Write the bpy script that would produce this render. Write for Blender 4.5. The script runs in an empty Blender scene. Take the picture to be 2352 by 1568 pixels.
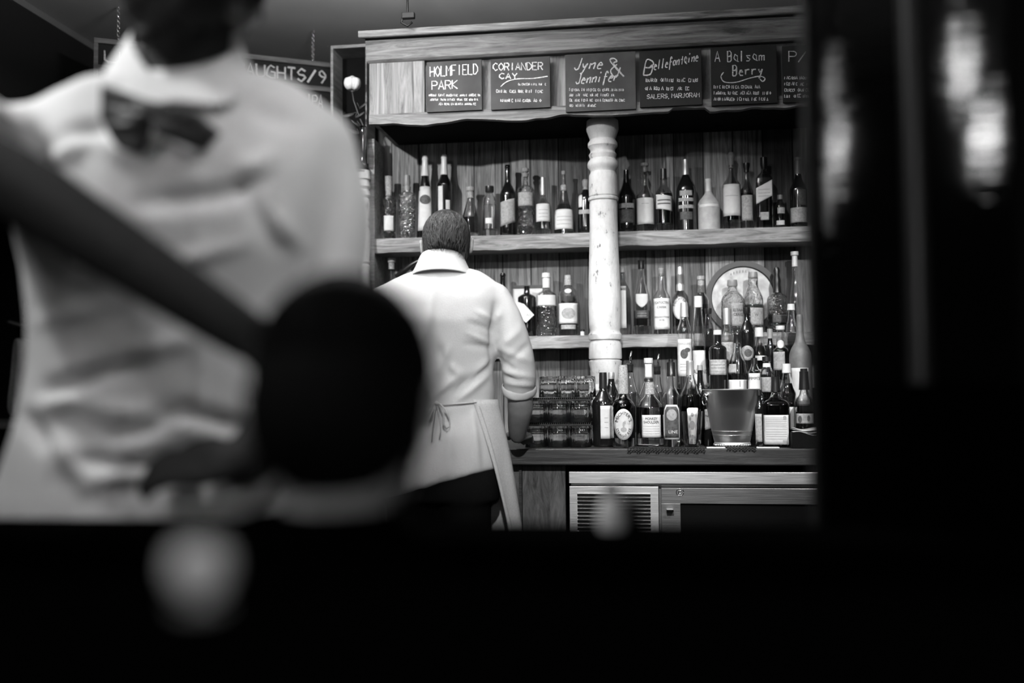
import bpy, math, random
import numpy as np
from mathutils import Vector, Matrix, noise
random.seed(7)
R = math.radians
SC = bpy.context.scene
COL = SC.collection

# ------------------------------------------------------------------ camera, exposure, world, lights
F = 2287.0                                   # focal length in pixels of a 2352 px wide frame
CAM = Vector((0, 0, 1.163))
CR = (Matrix.Rotation(R(7.7), 3, 'Z') @ Matrix.Rotation(R(92.9), 3, 'X') @ Matrix.Rotation(-0.008, 3, 'Z'))
cd = bpy.data.cameras.new('camera'); cam = bpy.data.objects.new('camera', cd); COL.objects.link(cam)
cam.matrix_world = Matrix.Translation(CAM) @ CR.to_4x4()
cd.sensor_width = 36; cd.lens = F / 2352 * 36; cd.clip_start = 0.02; cd.clip_end = 60
cd.dof.use_dof = True; cd.dof.focus_distance = 3.8; cd.dof.aperture_fstop = 0.95
SC.camera = cam
vs = SC.view_settings
SC.display_settings.display_device = 'sRGB'
vs.view_transform = 'Standard'; vs.look = 'None'; vs.exposure = 0.42; vs.gamma = 1.0; vs.use_curve_mapping = False
w = bpy.data.worlds.new('world'); SC.world = w; w.use_nodes = True
w.node_tree.nodes['Background'].inputs[0].default_value = (1, 1, 1, 1)
w.node_tree.nodes['Background'].inputs[1].default_value = 0.006


def light(name, kind, loc, target, power, size, spot=90, blend=.6, spread=None):
    d = bpy.data.lights.new(name, kind); o = bpy.data.objects.new(name, d); COL.objects.link(o)
    o.location = loc
    o.rotation_euler = (Vector(target) - Vector(loc)).to_track_quat('-Z', 'Y').to_euler()
    d.energy = power
    if kind == 'AREA':
        d.shape = 'DISK'; d.size = size
    else:
        d.shadow_soft_size = size
    if kind == 'SPOT':
        d.spot_size = R(spot); d.spot_blend = blend
    return o


light('spotlight', 'SPOT', (-1.75, 1.75, 2.72), (-1.08, 3.95, 1.95), 240, .03, 50, .9)
light('spotlight', 'SPOT', (0.95, 1.5, 2.72), (0.42, 4.1, 1.2), 235, .03, 36, .9)
light('spotlight', 'SPOT', (-0.30, 1.75, 2.74), (0.05, 4.1, 1.55), 95, .03, 38, .9)
light('spotlight', 'SPOT', (-0.15, 0.45, 2.5), (-0.14, 3.7, 1.22), 290, .05, 28, .8)  # added frontal fill on the rear barman and the bottles
light('spotlight', 'SPOT', (-1.55, 1.2, 2.6), (-0.76, 1.5, 1.52), 62, .05, 44, .9)
light('spotlight', 'SPOT', (0.30, 0.85, 2.6), (-0.38, 1.45, 1.42), 42, .06, 34, .9)
light('added_fill', 'AREA', (-1.5, 0.2, 2.6), (-0.7, 1.6, 1.2), 7, .4)  # added soft fill for the front barman's shirt
light('added_fill', 'AREA', (-0.85, 2.95, 2.63), (-0.85, 2.96, 2.9), 90, .4)  # added upward fill, only there to brighten the ceiling
# small point lights added behind the camera to put glints on the glassware
light('glint_light', 'POINT', (0.10, -0.5, 1.50), (0, 0, 0), 5, .03)
light('glint_light', 'POINT', (0.25, -1.3, 1.60), (0, 0, 0), 4, .04)
light('glint_light', 'POINT', (0.38, -0.9, 1.80), (0, 0, 0), 3, .03)


def at(px, py, Y):
    d = CR @ Vector(((px - 1176) / F, (784 - py) / F, -1))
    return CAM + d * (Y / d.y)


def mpp(p):                                  # metres per pixel at a point
    return -(CR.transposed() @ (Vector(p) - CAM)).z / F


def proj(p):
    q = CR.transposed() @ (Vector(p) - CAM)
    return 1176 + F * q.x / -q.z, 784 - F * q.y / -q.z


# ------------------------------------------------------------------ materials
def nt(name):
    m = bpy.data.materials.new(name); m.use_nodes = True
    return m, m.node_tree.nodes, m.node_tree.links, m.node_tree.nodes['Principled BSDF']


def plain(name, g, rough=.6, spec=.4, metal=0, noise_amt=0, scale=40, bump=0, coat=0):
    m, N, L, b = nt(name)
    b.inputs['Base Color'].default_value = (g, g, g, 1)
    b.inputs['Roughness'].default_value = rough
    b.inputs['Specular IOR Level'].default_value = spec
    b.inputs['Metallic'].default_value = metal
    b.inputs['Coat Weight'].default_value = coat
    if noise_amt or bump:
        tc = N.new('ShaderNodeTexCoord'); n = N.new('ShaderNodeTexNoise')
        n.inputs['Scale'].default_value = scale; n.inputs['Detail'].default_value = 6
        L.new(tc.outputs['Object'], n.inputs['Vector'])
        if noise_amt:
            r = N.new('ShaderNodeMapRange'); r.inputs[3].default_value = g * (1 - noise_amt); r.inputs[4].default_value = g * (1 + noise_amt)
            r.inputs[1].default_value = .3; r.inputs[2].default_value = .7
            L.new(n.outputs['Fac'], r.inputs[0]); L.new(r.outputs[0], b.inputs['Base Color'])
        if bump:
            bp = N.new('ShaderNodeBump'); bp.inputs['Strength'].default_value = bump; bp.inputs['Distance'].default_value = .004
            L.new(n.outputs['Fac'], bp.inputs['Height']); L.new(bp.outputs[0], b.inputs['Normal'])
    return m


def wood(name, lo, hi, stretch=(1, 1, 12), scale=6, rough=.6, plank=0, knots=.5, bump=.5, spec=.3):
    """grain along the axis whose stretch value is small; plank>0 = boards of that width along x"""
    m, N, L, b = nt(name)
    tc = N.new('ShaderNodeTexCoord'); mp = N.new('ShaderNodeMapping'); mp.inputs['Scale'].default_value = stretch
    L.new(tc.outputs['Object'], mp.inputs['Vector'])
    vec = mp.outputs[0]
    add = None
    if plank:
        sx = N.new('ShaderNodeSeparateXYZ'); L.new(tc.outputs['Object'], sx.inputs[0])
        dv = N.new('ShaderNodeMath'); dv.operation = 'DIVIDE'; dv.inputs[1].default_value = plank; L.new(sx.outputs[0], dv.inputs[0])
        fl = N.new('ShaderNodeMath'); fl.operation = 'FLOOR'; L.new(dv.outputs[0], fl.inputs[0])
        wn = N.new('ShaderNodeTexWhiteNoise'); wn.noise_dimensions = '1D'; L.new(fl.outputs[0], wn.inputs['W'])
        cb = N.new('ShaderNodeVectorMath'); cb.operation = 'MULTIPLY_ADD'
        L.new(wn.outputs['Color'], cb.inputs[0]); cb.inputs[1].default_value = (9, 9, 9); L.new(mp.outputs[0], cb.inputs[2])
        vec = cb.outputs[0]
        fr = N.new('ShaderNodeMath'); fr.operation = 'FRACT'; L.new(dv.outputs[0], fr.inputs[0])
        gap = N.new('ShaderNodeMath'); gap.operation = 'GREATER_THAN'; gap.inputs[1].default_value = .045; L.new(fr.outputs[0], gap.inputs[0])
        add = (wn, gap)
    n = N.new('ShaderNodeTexNoise'); n.inputs['Scale'].default_value = scale; n.inputs['Detail'].default_value = 9
    n.inputs['Roughness'].default_value = .68; n.inputs['Distortion'].default_value = knots
    L.new(vec, n.inputs['Vector'])
    r = N.new('ShaderNodeMapRange'); r.inputs[1].default_value = .32; r.inputs[2].default_value = .7
    r.inputs[3].default_value = lo; r.inputs[4].default_value = hi
    L.new(n.outputs['Fac'], r.inputs[0]); out = r.outputs[0]
    if add:
        k = N.new('ShaderNodeMapRange'); k.inputs[3].default_value = .28; k.inputs[4].default_value = 1.5; L.new(add[0].outputs['Value'], k.inputs[0])
        m1 = N.new('ShaderNodeMath'); m1.operation = 'MULTIPLY'; L.new(out, m1.inputs[0]); L.new(k.outputs[0], m1.inputs[1])
        m2 = N.new('ShaderNodeMath'); m2.operation = 'MULTIPLY'; L.new(m1.outputs[0], m2.inputs[0]); L.new(add[1].outputs[0], m2.inputs[1])
        out = m2.outputs[0]
    L.new(out, b.inputs['Base Color'])
    bp = N.new('ShaderNodeBump'); bp.inputs['Strength'].default_value = bump; bp.inputs['Distance'].default_value = .003
    L.new(n.outputs['Fac'], bp.inputs['Height']); L.new(bp.outputs[0], b.inputs['Normal'])
    b.inputs['Roughness'].default_value = rough; b.inputs['Specular IOR Level'].default_value = spec
    return m


def glass(name, g=1.0, rough=.0, ior=1.45, bump=0, bscale=60):
    m, N, L, b = nt(name)
    b.inputs['Base Color'].default_value = (g, g, g, 1); b.inputs['Roughness'].default_value = rough
    b.inputs['IOR'].default_value = ior; b.inputs['Transmission Weight'].default_value = 1
    if bump:
        tc = N.new('ShaderNodeTexCoord'); n = N.new('ShaderNodeTexVoronoi'); n.inputs['Scale'].default_value = bscale
        L.new(tc.outputs['Object'], n.inputs['Vector'])
        bp = N.new('ShaderNodeBump'); bp.inputs['Strength'].default_value = bump; bp.inputs['Distance'].default_value = .004
        L.new(n.outputs['Distance'], bp.inputs['Height']); L.new(bp.outputs[0], b.inputs['Normal'])
    return m


def steel(name, g=.55, rough=.28, axis=(1, 1, 60)):
    m, N, L, b = nt(name)
    b.inputs['Metallic'].default_value = 1; b.inputs['Base Color'].default_value = (g, g, g, 1)
    tc = N.new('ShaderNodeTexCoord'); mp = N.new('ShaderNodeMapping'); mp.inputs['Scale'].default_value = axis
    n = N.new('ShaderNodeTexNoise'); n.inputs['Scale'].default_value = 8; n.inputs['Detail'].default_value = 5
    L.new(tc.outputs['Object'], mp.inputs[0]); L.new(mp.outputs[0], n.inputs['Vector'])
    r = N.new('ShaderNodeMapRange'); r.inputs[3].default_value = rough * .6; r.inputs[4].default_value = rough * 1.5
    L.new(n.outputs['Fac'], r.inputs[0]); L.new(r.outputs[0], b.inputs['Roughness'])
    bp = N.new('ShaderNodeBump'); bp.inputs['Strength'].default_value = .08; bp.inputs['Distance'].default_value = .002
    L.new(n.outputs['Fac'], bp.inputs['Height']); L.new(bp.outputs[0], b.inputs['Normal'])
    return m


M = dict(
    board=wood('reclaimed_boards', .012, .34, (26, 26, 1.0), 2.4, plank=.128, knots=1.4),
    shelf=wood('grey_shelf_wood', .07, .36, (1.2, 14, 14), 3.0, knots=1.4),
    frieze=wood('weathered_frieze_wood', .05, .30, (14, 14, 1.1), 2.2, knots=1.0),
    rail=wood('weathered_rail_wood', .04, .26, (1.1, 14, 14), 2.4, knots=1.6),
    counter=wood('dark_counter_wood', .006, .045, (.9, 14, 14), 3.0, rough=.42, knots=1.0, spec=.4),
    panel=wood('dark_cupboard_wood', .02, .13, (7, 7, 1.5), 2.6, knots=2.4),
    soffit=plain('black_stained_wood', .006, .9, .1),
    black=plain('black_wood', .003, .8, .1),
    deep=plain('black_cloth', .0012, 1, 0),
    column=None,
    shirt=plain('white_cotton', .56, .9, .1, noise_amt=.04, scale=300, bump=.25),
    shirt2=plain('pale_cotton', .62, .9, .1, noise_amt=.04, scale=200, bump=.2),
    apron=plain('grey_linen', .50, .9, .1, noise_amt=.1, scale=220, bump=.5),
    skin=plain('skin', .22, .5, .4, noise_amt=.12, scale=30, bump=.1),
    skin2=plain('shaded_dark_skin', .026, .75, .15, noise_amt=.1, scale=30),  # dark skin, with the weak light on him darkened into the colour
    hair=plain('dark_hair', .02, .42, .5),
    hair_b=plain('brown_hair', .016, .48, .5),
    trousers=plain('black_trousers', .008, .9, .1),
    tie=plain('dark_silk', .03, .5, .4),
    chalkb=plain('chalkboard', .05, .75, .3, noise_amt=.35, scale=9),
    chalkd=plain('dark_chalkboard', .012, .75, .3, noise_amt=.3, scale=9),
    chalk=plain('chalk', .62, .95, .1, noise_amt=.45, scale=260),
    chalkf=plain('faint_chalk', .26, .95, .1, noise_amt=.5, scale=260),
    paper=plain('label_paper', .52, .7, .3, noise_amt=.05, scale=60),
    paperg=plain('grey_label_paper', .26, .7, .3, noise_amt=.25, scale=120),
    paperd=plain('dark_label_paper', .06, .6, .3, noise_amt=.4, scale=120),
    ink=plain('ink', .02, .6, .3), inkg=plain('grey_ink', .3, .7, .3),
    white=plain('white_plastic', .58, .35, .5), greyp=plain('grey_plastic', .22, .4, .5),
    blackp=plain('black_plastic', .012, .3, .5), cork=plain('cork', .28, .8, .2, noise_amt=.4, scale=200),
    foil=plain('silver_foil', .5, .35, .5, metal=.6),
    clear=glass('clear_glass', rough=.05), facet=glass('cut_glass', rough=.08, bump=.9, bscale=90),
    smoke=glass('smoky_glass', .7, rough=.05), liq=glass('amber_liquid', .6, ior=1.34), liqd=glass('dark_liquid', .2, ior=1.34),
    liqc=glass('clear_liquid', .95, ior=1.34),
    darkg=plain('dark_bottle_glass', .006, .13, .5, coat=.6),
    stone=plain('stoneware', .34, .5, .4, noise_amt=.15, scale=40),
    dusty=plain('dusty_glass', .12, .5, .4, noise_amt=.2, scale=50),
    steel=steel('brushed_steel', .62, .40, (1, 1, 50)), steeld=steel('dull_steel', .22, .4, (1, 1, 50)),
    chrome=plain('chrome', .75, .12, .5, metal=1), rubber=plain('black_rubber', .01, .6, .3),
    rose=plain('white_petal', .78, .6, .3), leaf=plain('dark_leaf', .045, .5, .4), napkin=plain('paper_napkin', .55, .9, .1),
    money=None, iron=plain('black_iron', .006, .5, .3), ceil=plain('ceiling_paint', .42, .9, .1, noise_amt=.06, scale=3),
    wall=plain('dark_wall_paint', .015, .9, .1), floor=plain('dark_floor', .02, .7, .2),
    tin=plain('tin_tray', .3, .45, .5, metal=.3, noise_amt=.3, scale=30), tind=plain('dark_tin_rim', .03, .3, .5, metal=.3),
    eye=plain('eye_white', .6, .2, .5),
)


def painted():
    m, N, L, b = nt('chipped_white_paint')
    tc = N.new('ShaderNodeTexCoord'); mp = N.new('ShaderNodeMapping'); mp.inputs['Scale'].default_value = (1, 1, .5)
    L.new(tc.outputs['Object'], mp.inputs[0])
    n = N.new('ShaderNodeTexNoise'); n.inputs['Scale'].default_value = 26; n.inputs['Detail'].default_value = 12; n.inputs['Roughness'].default_value = .7
    L.new(mp.outputs[0], n.inputs['Vector'])
    cr = N.new('ShaderNodeValToRGB'); e = cr.color_ramp.elements
    e[0].position = .34; e[0].color = (.10, .10, .10, 1); e[1].position = .385; e[1].color = (.44, .44, .44, 1)
    x = e.new(.6); x.color = (.54, .54, .54, 1)
    L.new(n.outputs['Fac'], cr.inputs[0]); L.new(cr.outputs[0], b.inputs['Base Color'])
    bp = N.new('ShaderNodeBump'); bp.inputs['Strength'].default_value = .9; bp.inputs['Distance'].default_value = .005
    L.new(n.outputs['Fac'], bp.inputs['Height']); L.new(bp.outputs[0], b.inputs['Normal'])
    b.inputs['Roughness'].default_value = .7
    return m


M['column'] = painted()


def ripple():
    m, N, L, b = nt('rippled_black_glass')
    b.inputs['Base Color'].default_value = (.002, .002, .002, 1); b.inputs['Roughness'].default_value = .05
    b.inputs['Specular IOR Level'].default_value = .9
    tc = N.new('ShaderNodeTexCoord'); mp = N.new('ShaderNodeMapping'); mp.inputs['Scale'].default_value = (5, 5, 60)
    mp.inputs['Rotation'].default_value = (0, .12, 0)
    n = N.new('ShaderNodeTexNoise'); n.inputs['Scale'].default_value = 1.6; n.inputs['Detail'].default_value = 4
    L.new(tc.outputs['Object'], mp.inputs[0]); L.new(mp.outputs[0], n.inputs['Vector'])
    bp = N.new('ShaderNodeBump'); bp.inputs['Strength'].default_value = 1; bp.inputs['Distance'].default_value = .0004
    L.new(n.outputs['Fac'], bp.inputs['Height']); L.new(bp.outputs[0], b.inputs['Normal'])
    return m


M['ripple'] = ripple()


# ------------------------------------------------------------------ mesh building
class MB:
    def __init__(s):
        s.v = []; s.f = []

    def add(s, vs_, fs_):
        b = len(s.v); s.v.extend([tuple(v) for v in vs_]); s.f.extend([tuple(i + b for i in f) for f in fs_])
        return s

    def box(s, x0, x1, y0, y1, z0, z1):
        v = [(x, y, z) for x in (x0, x1) for y in (y0, y1) for z in (z0, z1)]
        return s.add(v, [(0, 1, 3, 2), (4, 6, 7, 5), (0, 4, 5, 1), (2, 3, 7, 6), (0, 2, 6, 4), (1, 5, 7, 3)])

    def obox(s, c, ex, ey, ez):              # oriented box: half-extent vectors
        c = Vector(c); v = [c + ex * a + ey * b + ez * d for a in (-1, 1) for b in (-1, 1) for d in (-1, 1)]
        return s.add(v, [(0, 1, 3, 2), (4, 6, 7, 5), (0, 4, 5, 1), (2, 3, 7, 6), (0, 2, 6, 4), (1, 5, 7, 3)])

    def rings(s, rings, cap0=True, cap1=True, closed=True):
        n = len(rings[0]); b = len(s.v)
        for r in rings: s.v.extend([tuple(p) for p in r])
        m = n if closed else n - 1
        for i in range(len(rings) - 1):
            for j in range(m):
                k = (j + 1) % n
                s.f.append((b + i * n + j, b + i * n + k, b + (i + 1) * n + k, b + (i + 1) * n + j))
        if cap0: s.f.append(tuple(b + j for j in range(n))[::-1])
        if cap1: s.f.append(tuple(b + (len(rings) - 1) * n + j for j in range(n)))
        return s

    def lathe(s, c, prof, seg=36, sq=2, rot=0, tilt=None):   # prof = [(r, z)...]
        rs = []
        for r, z in prof:
            ring = []
            for j in range(seg):
                a = 2 * math.pi * j / seg
                k = 1 if sq == 2 else (abs(math.cos(a)) ** sq + abs(math.sin(a)) ** sq) ** (-1 / sq)
                ring.append(Vector((r * k * math.cos(a + rot), r * k * math.sin(a + rot), z)))
            if tilt: ring = [tilt @ p for p in ring]
            rs.append([p + Vector(c) for p in ring])
        return s.rings(rs)

    def tube(s, pts, rad, seg=10, flat=1, up=None, caps=True):
        pts = [Vector(p) for p in pts]
        if not hasattr(rad, '__len__'): rad = [rad] * len(pts)
        rs = []; prev = None
        for i, p in enumerate(pts):
            t = (pts[min(i + 1, len(pts) - 1)] - pts[max(i - 1, 0)]).normalized()
            if prev is None:
                u = Vector(up) if up else (Vector((0, 0, 1)) if abs(t.z) < .9 else Vector((1, 0, 0)))
                u = (u - t * u.dot(t)).normalized()
            else:
                u = (prev - t * prev.dot(t)).normalized()
            prev = u; v = t.cross(u)
            rs.append([p + (u * math.cos(a) * flat + v * math.sin(a)) * rad[i] for a in [2 * math.pi * j / seg for j in range(seg)]])
        return s.rings(rs, caps, caps)

    def ell(s, c, rx, ry, rz, rot=None, seg=24, n=14):
        c = Vector(c); rs = []
        for i in range(1, n):
            a = math.pi * i / n; ring = []
            for j in range(seg):
                b = 2 * math.pi * j / seg
                p = Vector((rx * math.sin(a) * math.cos(b), ry * math.sin(a) * math.sin(b), -rz * math.cos(a)))
                ring.append((rot @ p if rot else p) + c)
            rs.append(ring)
        return s.rings(rs)

    def poly(s, pts, n, t):                  # extruded polygon: pts in order, thickness vector n*t
        pts = [Vector(p) for p in pts]; k = len(pts); o = Vector(n) * t; b = len(s.v)
        s.v.extend([tuple(p) for p in pts] + [tuple(p + o) for p in pts])
        s.f.append(tuple(b + i for i in range(k))); s.f.append(tuple(b + k + i for i in range(k))[::-1])
        for i in range(k):
            j = (i + 1) % k; s.f.append((b + i, b + k + i, b + k + j, b + j))
        return s

    def grid(s, fn, us, vs_):
        b = len(s.v); n = len(us)
        for v in vs_:
            for u in us: s.v.append(tuple(fn(u, v)))
        for i in range(len(vs_) - 1):
            for j in range(n - 1):
                s.f.append((b + i * n + j, b + i * n + j + 1, b + (i + 1) * n + j + 1, b + (i + 1) * n + j))
        return s


def link(name, mb, mat, parent=None, smooth=True, bevel=0, solid=0, sub=0):
    me = bpy.data.meshes.new(name)
    vv = mb.v
    off = Vector((0, 0, 0))
    if parent is None:
        a = np.array(vv); lo = a.min(0); hi = a.max(0)
        off = Vector(((lo[0] + hi[0]) / 2, (lo[1] + hi[1]) / 2, lo[2]))
        vv = (a - np.array(off)).tolist()
    elif parent.type == 'EMPTY':
        off = -parent.location
    me.from_pydata(vv, [], mb.f); me.update()
    me.materials.append(mat)
    if smooth:
        me.polygons.foreach_set('use_smooth', [True] * len(me.polygons))
    o = bpy.data.objects.new(name, me); COL.objects.link(o)
    o.location = off
    if parent: o.parent = parent
    if smooth == 'auto':
        me.set_sharp_from_angle(angle=R(35))
    if bevel:
        b = o.modifiers.new('bevel', 'BEVEL'); b.width = bevel; b.segments = 2; b.limit_method = 'ANGLE'
    if solid:
        b = o.modifiers.new('solid', 'SOLIDIFY'); b.thickness = solid; b.offset = 0
    if sub:
        b = o.modifiers.new('sub', 'SUBSURF'); b.levels = sub; b.render_levels = sub
    return o


def tag(o, label=None, cat=None, group=None, kind=None):
    if label: o['label'] = label
    if cat: o['category'] = cat
    if group: o['group'] = group
    if kind: o['kind'] = kind
    return o


def thing(name, loc, label, cat, group=None):
    o = bpy.data.objects.new(name, None); COL.objects.link(o); o.location = loc; o.empty_display_size = .05
    bpy.context.view_layer.update()
    return tag(o, label, cat, group)


def remeshed(mb, voxel, smooth=6):
    me = bpy.data.meshes.new('tmp'); me.from_pydata(mb.v, [], mb.f); me.update()
    o = bpy.data.objects.new('tmp', me); COL.objects.link(o)
    m = o.modifiers.new('r', 'REMESH'); m.mode = 'VOXEL'; m.voxel_size = voxel
    if smooth:
        s = o.modifiers.new('s', 'SMOOTH'); s.iterations = smooth; s.factor = .6
    dg = bpy.context.evaluated_depsgraph_get(); ev = o.evaluated_get(dg); em = ev.to_mesh()
    n = len(em.vertices); V = np.empty(n * 3); em.vertices.foreach_get('co', V); V = V.reshape(-1, 3)
    NN = np.empty(n * 3); em.vertices.foreach_get('normal', NN); NN = NN.reshape(-1, 3)
    faces = [tuple(p.vertices) for p in em.polygons]
    ev.to_mesh_clear(); bpy.data.objects.remove(o); bpy.data.meshes.remove(me)
    return V, NN, faces


def wrinkle(V, NN, folds, amp=.003, freq=9, front=-1):
    """folds: (x0,y0,x1,y1,width_px,amp_m) in photo pixels marking where creases of the cloth run"""
    q = (V - np.array(CAM)) @ np.array(CR)
    px = 1176 + F * q[:, 0] / -q[:, 2]; py = 784 - F * q[:, 1] / -q[:, 2]
    facing = np.clip(-NN[:, 1] * 1.6, 0, 1)
    d = np.zeros(len(V))
    for x0, y0, x1, y1, wd, am in folds:
        dx, dy = x1 - x0, y1 - y0; l2 = dx * dx + dy * dy
        t = np.clip(((px - x0) * dx + (py - y0) * dy) / l2, 0, 1)
        dist = np.hypot(px - (x0 + t * dx), py - (y0 + t * dy))
        taper = .35 + .65 * np.sin(np.pi * np.clip(t, .02, .98))
        g = np.exp(-(dist / wd) ** 2) * taper
        d += am * g * facing
    for i in range(len(V)):
        v = Vector(V[i]); d[i] += amp * noise.fractal(Vector((v.x * freq, v.y * freq, v.z * freq * .6)), 1, 2, 3)
    return V + NN * d[:, None]


def arr_mb(V, faces):
    m = MB(); m.v = V.tolist(); m.f = faces; return m


# ------------------------------------------------------------------ writing
GLY = {}
for k_, s_ in {
 'A': '00 26 40|12 32', 'B': '00 06 26 35 34 23 03|23 34 31 20 00', 'C': '45 26 15 04 02 11 20 41', 'D': '00 06 26 44 42 20 00',
 'E': '40 00 06 46|03 33', 'F': '00 06 46|03 33', 'G': '45 26 15 03 01 20 40 43 23', 'H': '00 06|40 46|03 43', 'I': '20 26',
 'J': '36 31 20 10 01', 'K': '00 06|46 03 40', 'L': '06 00 40', 'M': '00 06 23 46 40', 'N': '00 06 40 46', 'O': '20 02 04 26 44 42 20',
 'P': '00 06 36 45 44 33 03', 'Q': '20 02 04 26 44 42 20|22 50', 'R': '00 06 36 45 44 33 03|23 40', 'S': '01 20 31 42 33 13 04 15 26 45',
 'T': '20 26|06 46', 'U': '06 01 10 30 41 46', 'V': '06 20 46', 'W': '06 10 23 30 46', 'X': '00 46|06 40', 'Y': '06 23 46|23 20',
 'Z': '06 46 00 40', '/': '00 46', '9': '43 23 14 15 26 35 44 43 20', '5': '46 06 04 34 42 31 10 01', '&': '40 14 25 16 05 40|33 20 10 02 24',
 ',': '10 0a', "'": '15 16', '.': '10 11', '1': '20 26 14',
 'a': '33 14 02 11 30 33 30 40', 'e': '02 32 23 13 01 10 30', 'f': '35 26 15 1b|03 33', 'i': '10 13|15 16', 'l': '10 16',
 'm': '00 03|02 13 23 20|22 33 43 40', 'n': '00 03|02 23 33 30', 'o': '10 02 13 33 31 10', 'r': '00 03|02 13 33', 's': '00 20 31 12 03 33',
 't': '20 25|03 33', 'y': '03 11 33|33 1b 0b', 'b': '06 00 20 31 22 03', 'j': '23 2b 1b 0a|25 26', 'd': '36 30 10 01 02 13 33',
}.items():
    V_ = {'a': -1, 'b': -2}
    GLY[k_] = [[(int(p[0]), V_.get(p[1], int(p[1]) if p[1].isdigit() else 0)) for p in st.split()] for st in s_.split('|')]


def smoothline(p, n=4):
    if len(p) < 3: return p
    o = []
    for i in range(len(p) - 1):
        a, b, c, d = p[max(i - 1, 0)], p[i], p[i + 1], p[min(i + 2, len(p) - 1)]
        for k in range(n):
            t = k / n
            o.append(tuple(.5 * (2 * b[j] + (c[j] - a[j]) * t + (2 * a[j] - 5 * b[j] + 4 * c[j] - d[j]) * t * t + (3 * b[j] - a[j] - 3 * c[j] + d[j]) * t ** 3) for j in (0, 1)))
    o.append(p[-1]); return o


def chalk(mb, text, S, x0, y0, w_, h, th, slant=0, rise=0, jit=.018, curve=False):
    """hand-drawn strokes; S(x,y) -> world point; width w_ for the whole line, height h, stroke half-width th"""
    n = len(text); cw = w_ / n
    for i, ch in enumerate(text):
        if ch not in GLY: continue
        yo = y0 + rise * i / max(n - 1, 1) + random.uniform(-1, 1) * jit * h
        for st in GLY[ch]:
            p = [(x0 + i * cw + (a / 4 * .78 + slant * b / 6 + random.uniform(-1, 1) * jit) * cw, yo + b / 6 * h + random.uniform(-1, 1) * jit * h) for a, b in st]
            if curve: p = smoothline(p)
            stroke(mb, p, S, th)


def stroke(mb, p, S, th):
    for k in range(len(p)):
        pass
    L_, R_ = [], []
    for k, (a, b) in enumerate(p):
        q0 = p[max(k - 1, 0)]; q1 = p[min(k + 1, len(p) - 1)]
        dx, dy = q1[0] - q0[0], q1[1] - q0[1]; l = math.hypot(dx, dy) or 1
        t = th * random.uniform(.75, 1.25)
        L_.append(S(a - dy / l * t, b + dx / l * t)); R_.append(S(a + dy / l * t, b - dx / l * t))
    b0 = len(mb.v); n = len(p); mb.v.extend([tuple(v) for v in L_ + R_])
    for k in range(n - 1): mb.f.append((b0 + k, b0 + k + 1, b0 + n + k + 1, b0 + n + k))


def scribble(mb, S, x0, y0, w_, h, th):
    """a line of tiny chalk handwriting too small to read: uneven hooks, bars and loops in word-like clumps"""
    x = x0; end = x0 + w_
    while x < end - h * .4:
        for _ in range(random.randint(2, 7)):
            if x > end - h * .3: break
            k = random.random(); w2 = h * random.uniform(.35, .6); b = y0 + random.uniform(-.08, .08) * h; t = h * random.uniform(.8, 1.1)
            if k < .3: p = [(x, b), (x + w2 * .1, b + t)]
            elif k < .5: p = [(x, b), (x + w2 * .5, b + t), (x + w2, b)]
            elif k < .7: p = [(x + w2, b + t * .9), (x + w2 * .2, b + t), (x, b + t * .5), (x + w2 * .2, b), (x + w2, b + .1 * t)]
            elif k < .85: p = [(x, b), (x, b + t), (x + w2 * .8, b + t * .7), (x + w2 * .1, b + t * .45), (x + w2, b)]
            else: p = [(x + w2 * .5, b), (x, b + t * .5), (x + w2 * .5, b + t), (x + w2, b + t * .5), (x + w2 * .5, b)]
            stroke(mb, p, S, th); x += w2 + h * .12
        x += h * random.uniform(.5, .9)


_tc = {}


def text2d(s):
    if s in _tc: return _tc[s]
    c = bpy.data.curves.new('t', 'FONT'); c.body = s; c.resolution_u = 2
    o = bpy.data.objects.new('t', c); COL.objects.link(o)
    dg = bpy.context.evaluated_depsgraph_get(); me = bpy.data.meshes.new_from_object(o.evaluated_get(dg))
    v = np.array([tuple(x.co)[:2] for x in me.vertices]); f = [tuple(p.vertices) for p in me.polygons]
    bpy.data.objects.remove(o); bpy.data.curves.remove(c); bpy.data.meshes.remove(me)
    v[:, 0] -= v[:, 0].min(); W = v[:, 0].max(); H = .72
    _tc[s] = (v, f, W, H); return _tc[s]

# ------------------------------------------------------------------ the room
CEIL = 2.9
def ray_z(px, py, z):
    d = CR @ Vector(((px - 1176) / F, (784 - py) / F, -1)); return CAM + d * ((z - CAM.z) / d.z)
XL = ray_z(200, 95, CEIL).x
YB = 5.6
tag(link('floor', MB().box(-4, 2.8, -2.6, YB, -.1, 0), M['floor'], smooth=False), kind='structure')
tag(link('ceiling', MB().box(-4, 2.8, -2.6, YB, CEIL, CEIL + .1), M['ceil'], smooth=False), kind='structure')
tag(link('wall_back', MB().box(-4, 2.8, YB, YB + .1, 0, CEIL), M['wall'], smooth=False), kind='structure')
tag(link('wall_front', MB().box(-4, 2.8, -2.7, -2.6, 0, CEIL), M['wall'], smooth=False), kind='structure')
tag(link('wall_right', MB().box(2.8, 2.9, -2.6, YB, 0, CEIL), M['wall'], smooth=False), kind='structure')
tag(link('wall_left', MB().box(-4.1, -4, -2.6, YB, 0, CEIL), M['wall'], smooth=False), kind='structure')
tag(link('trim_3', MB().box(-4, XL, 1.3, YB, 2.30, CEIL), M['wall'], smooth=False), kind='structure')
tag(link('trim_1', MB().box(XL, XL + .012, 1.3, YB, CEIL - .03, CEIL), plain('grey_trim_paint', .12), smooth=False), kind='structure')
tag(link('trim_2', MB().box(XL - .3, XL - .24, 3.35, 3.42, 0, 2.3), plain('dark_trim_paint', .05), smooth=False), kind='structure')

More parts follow.
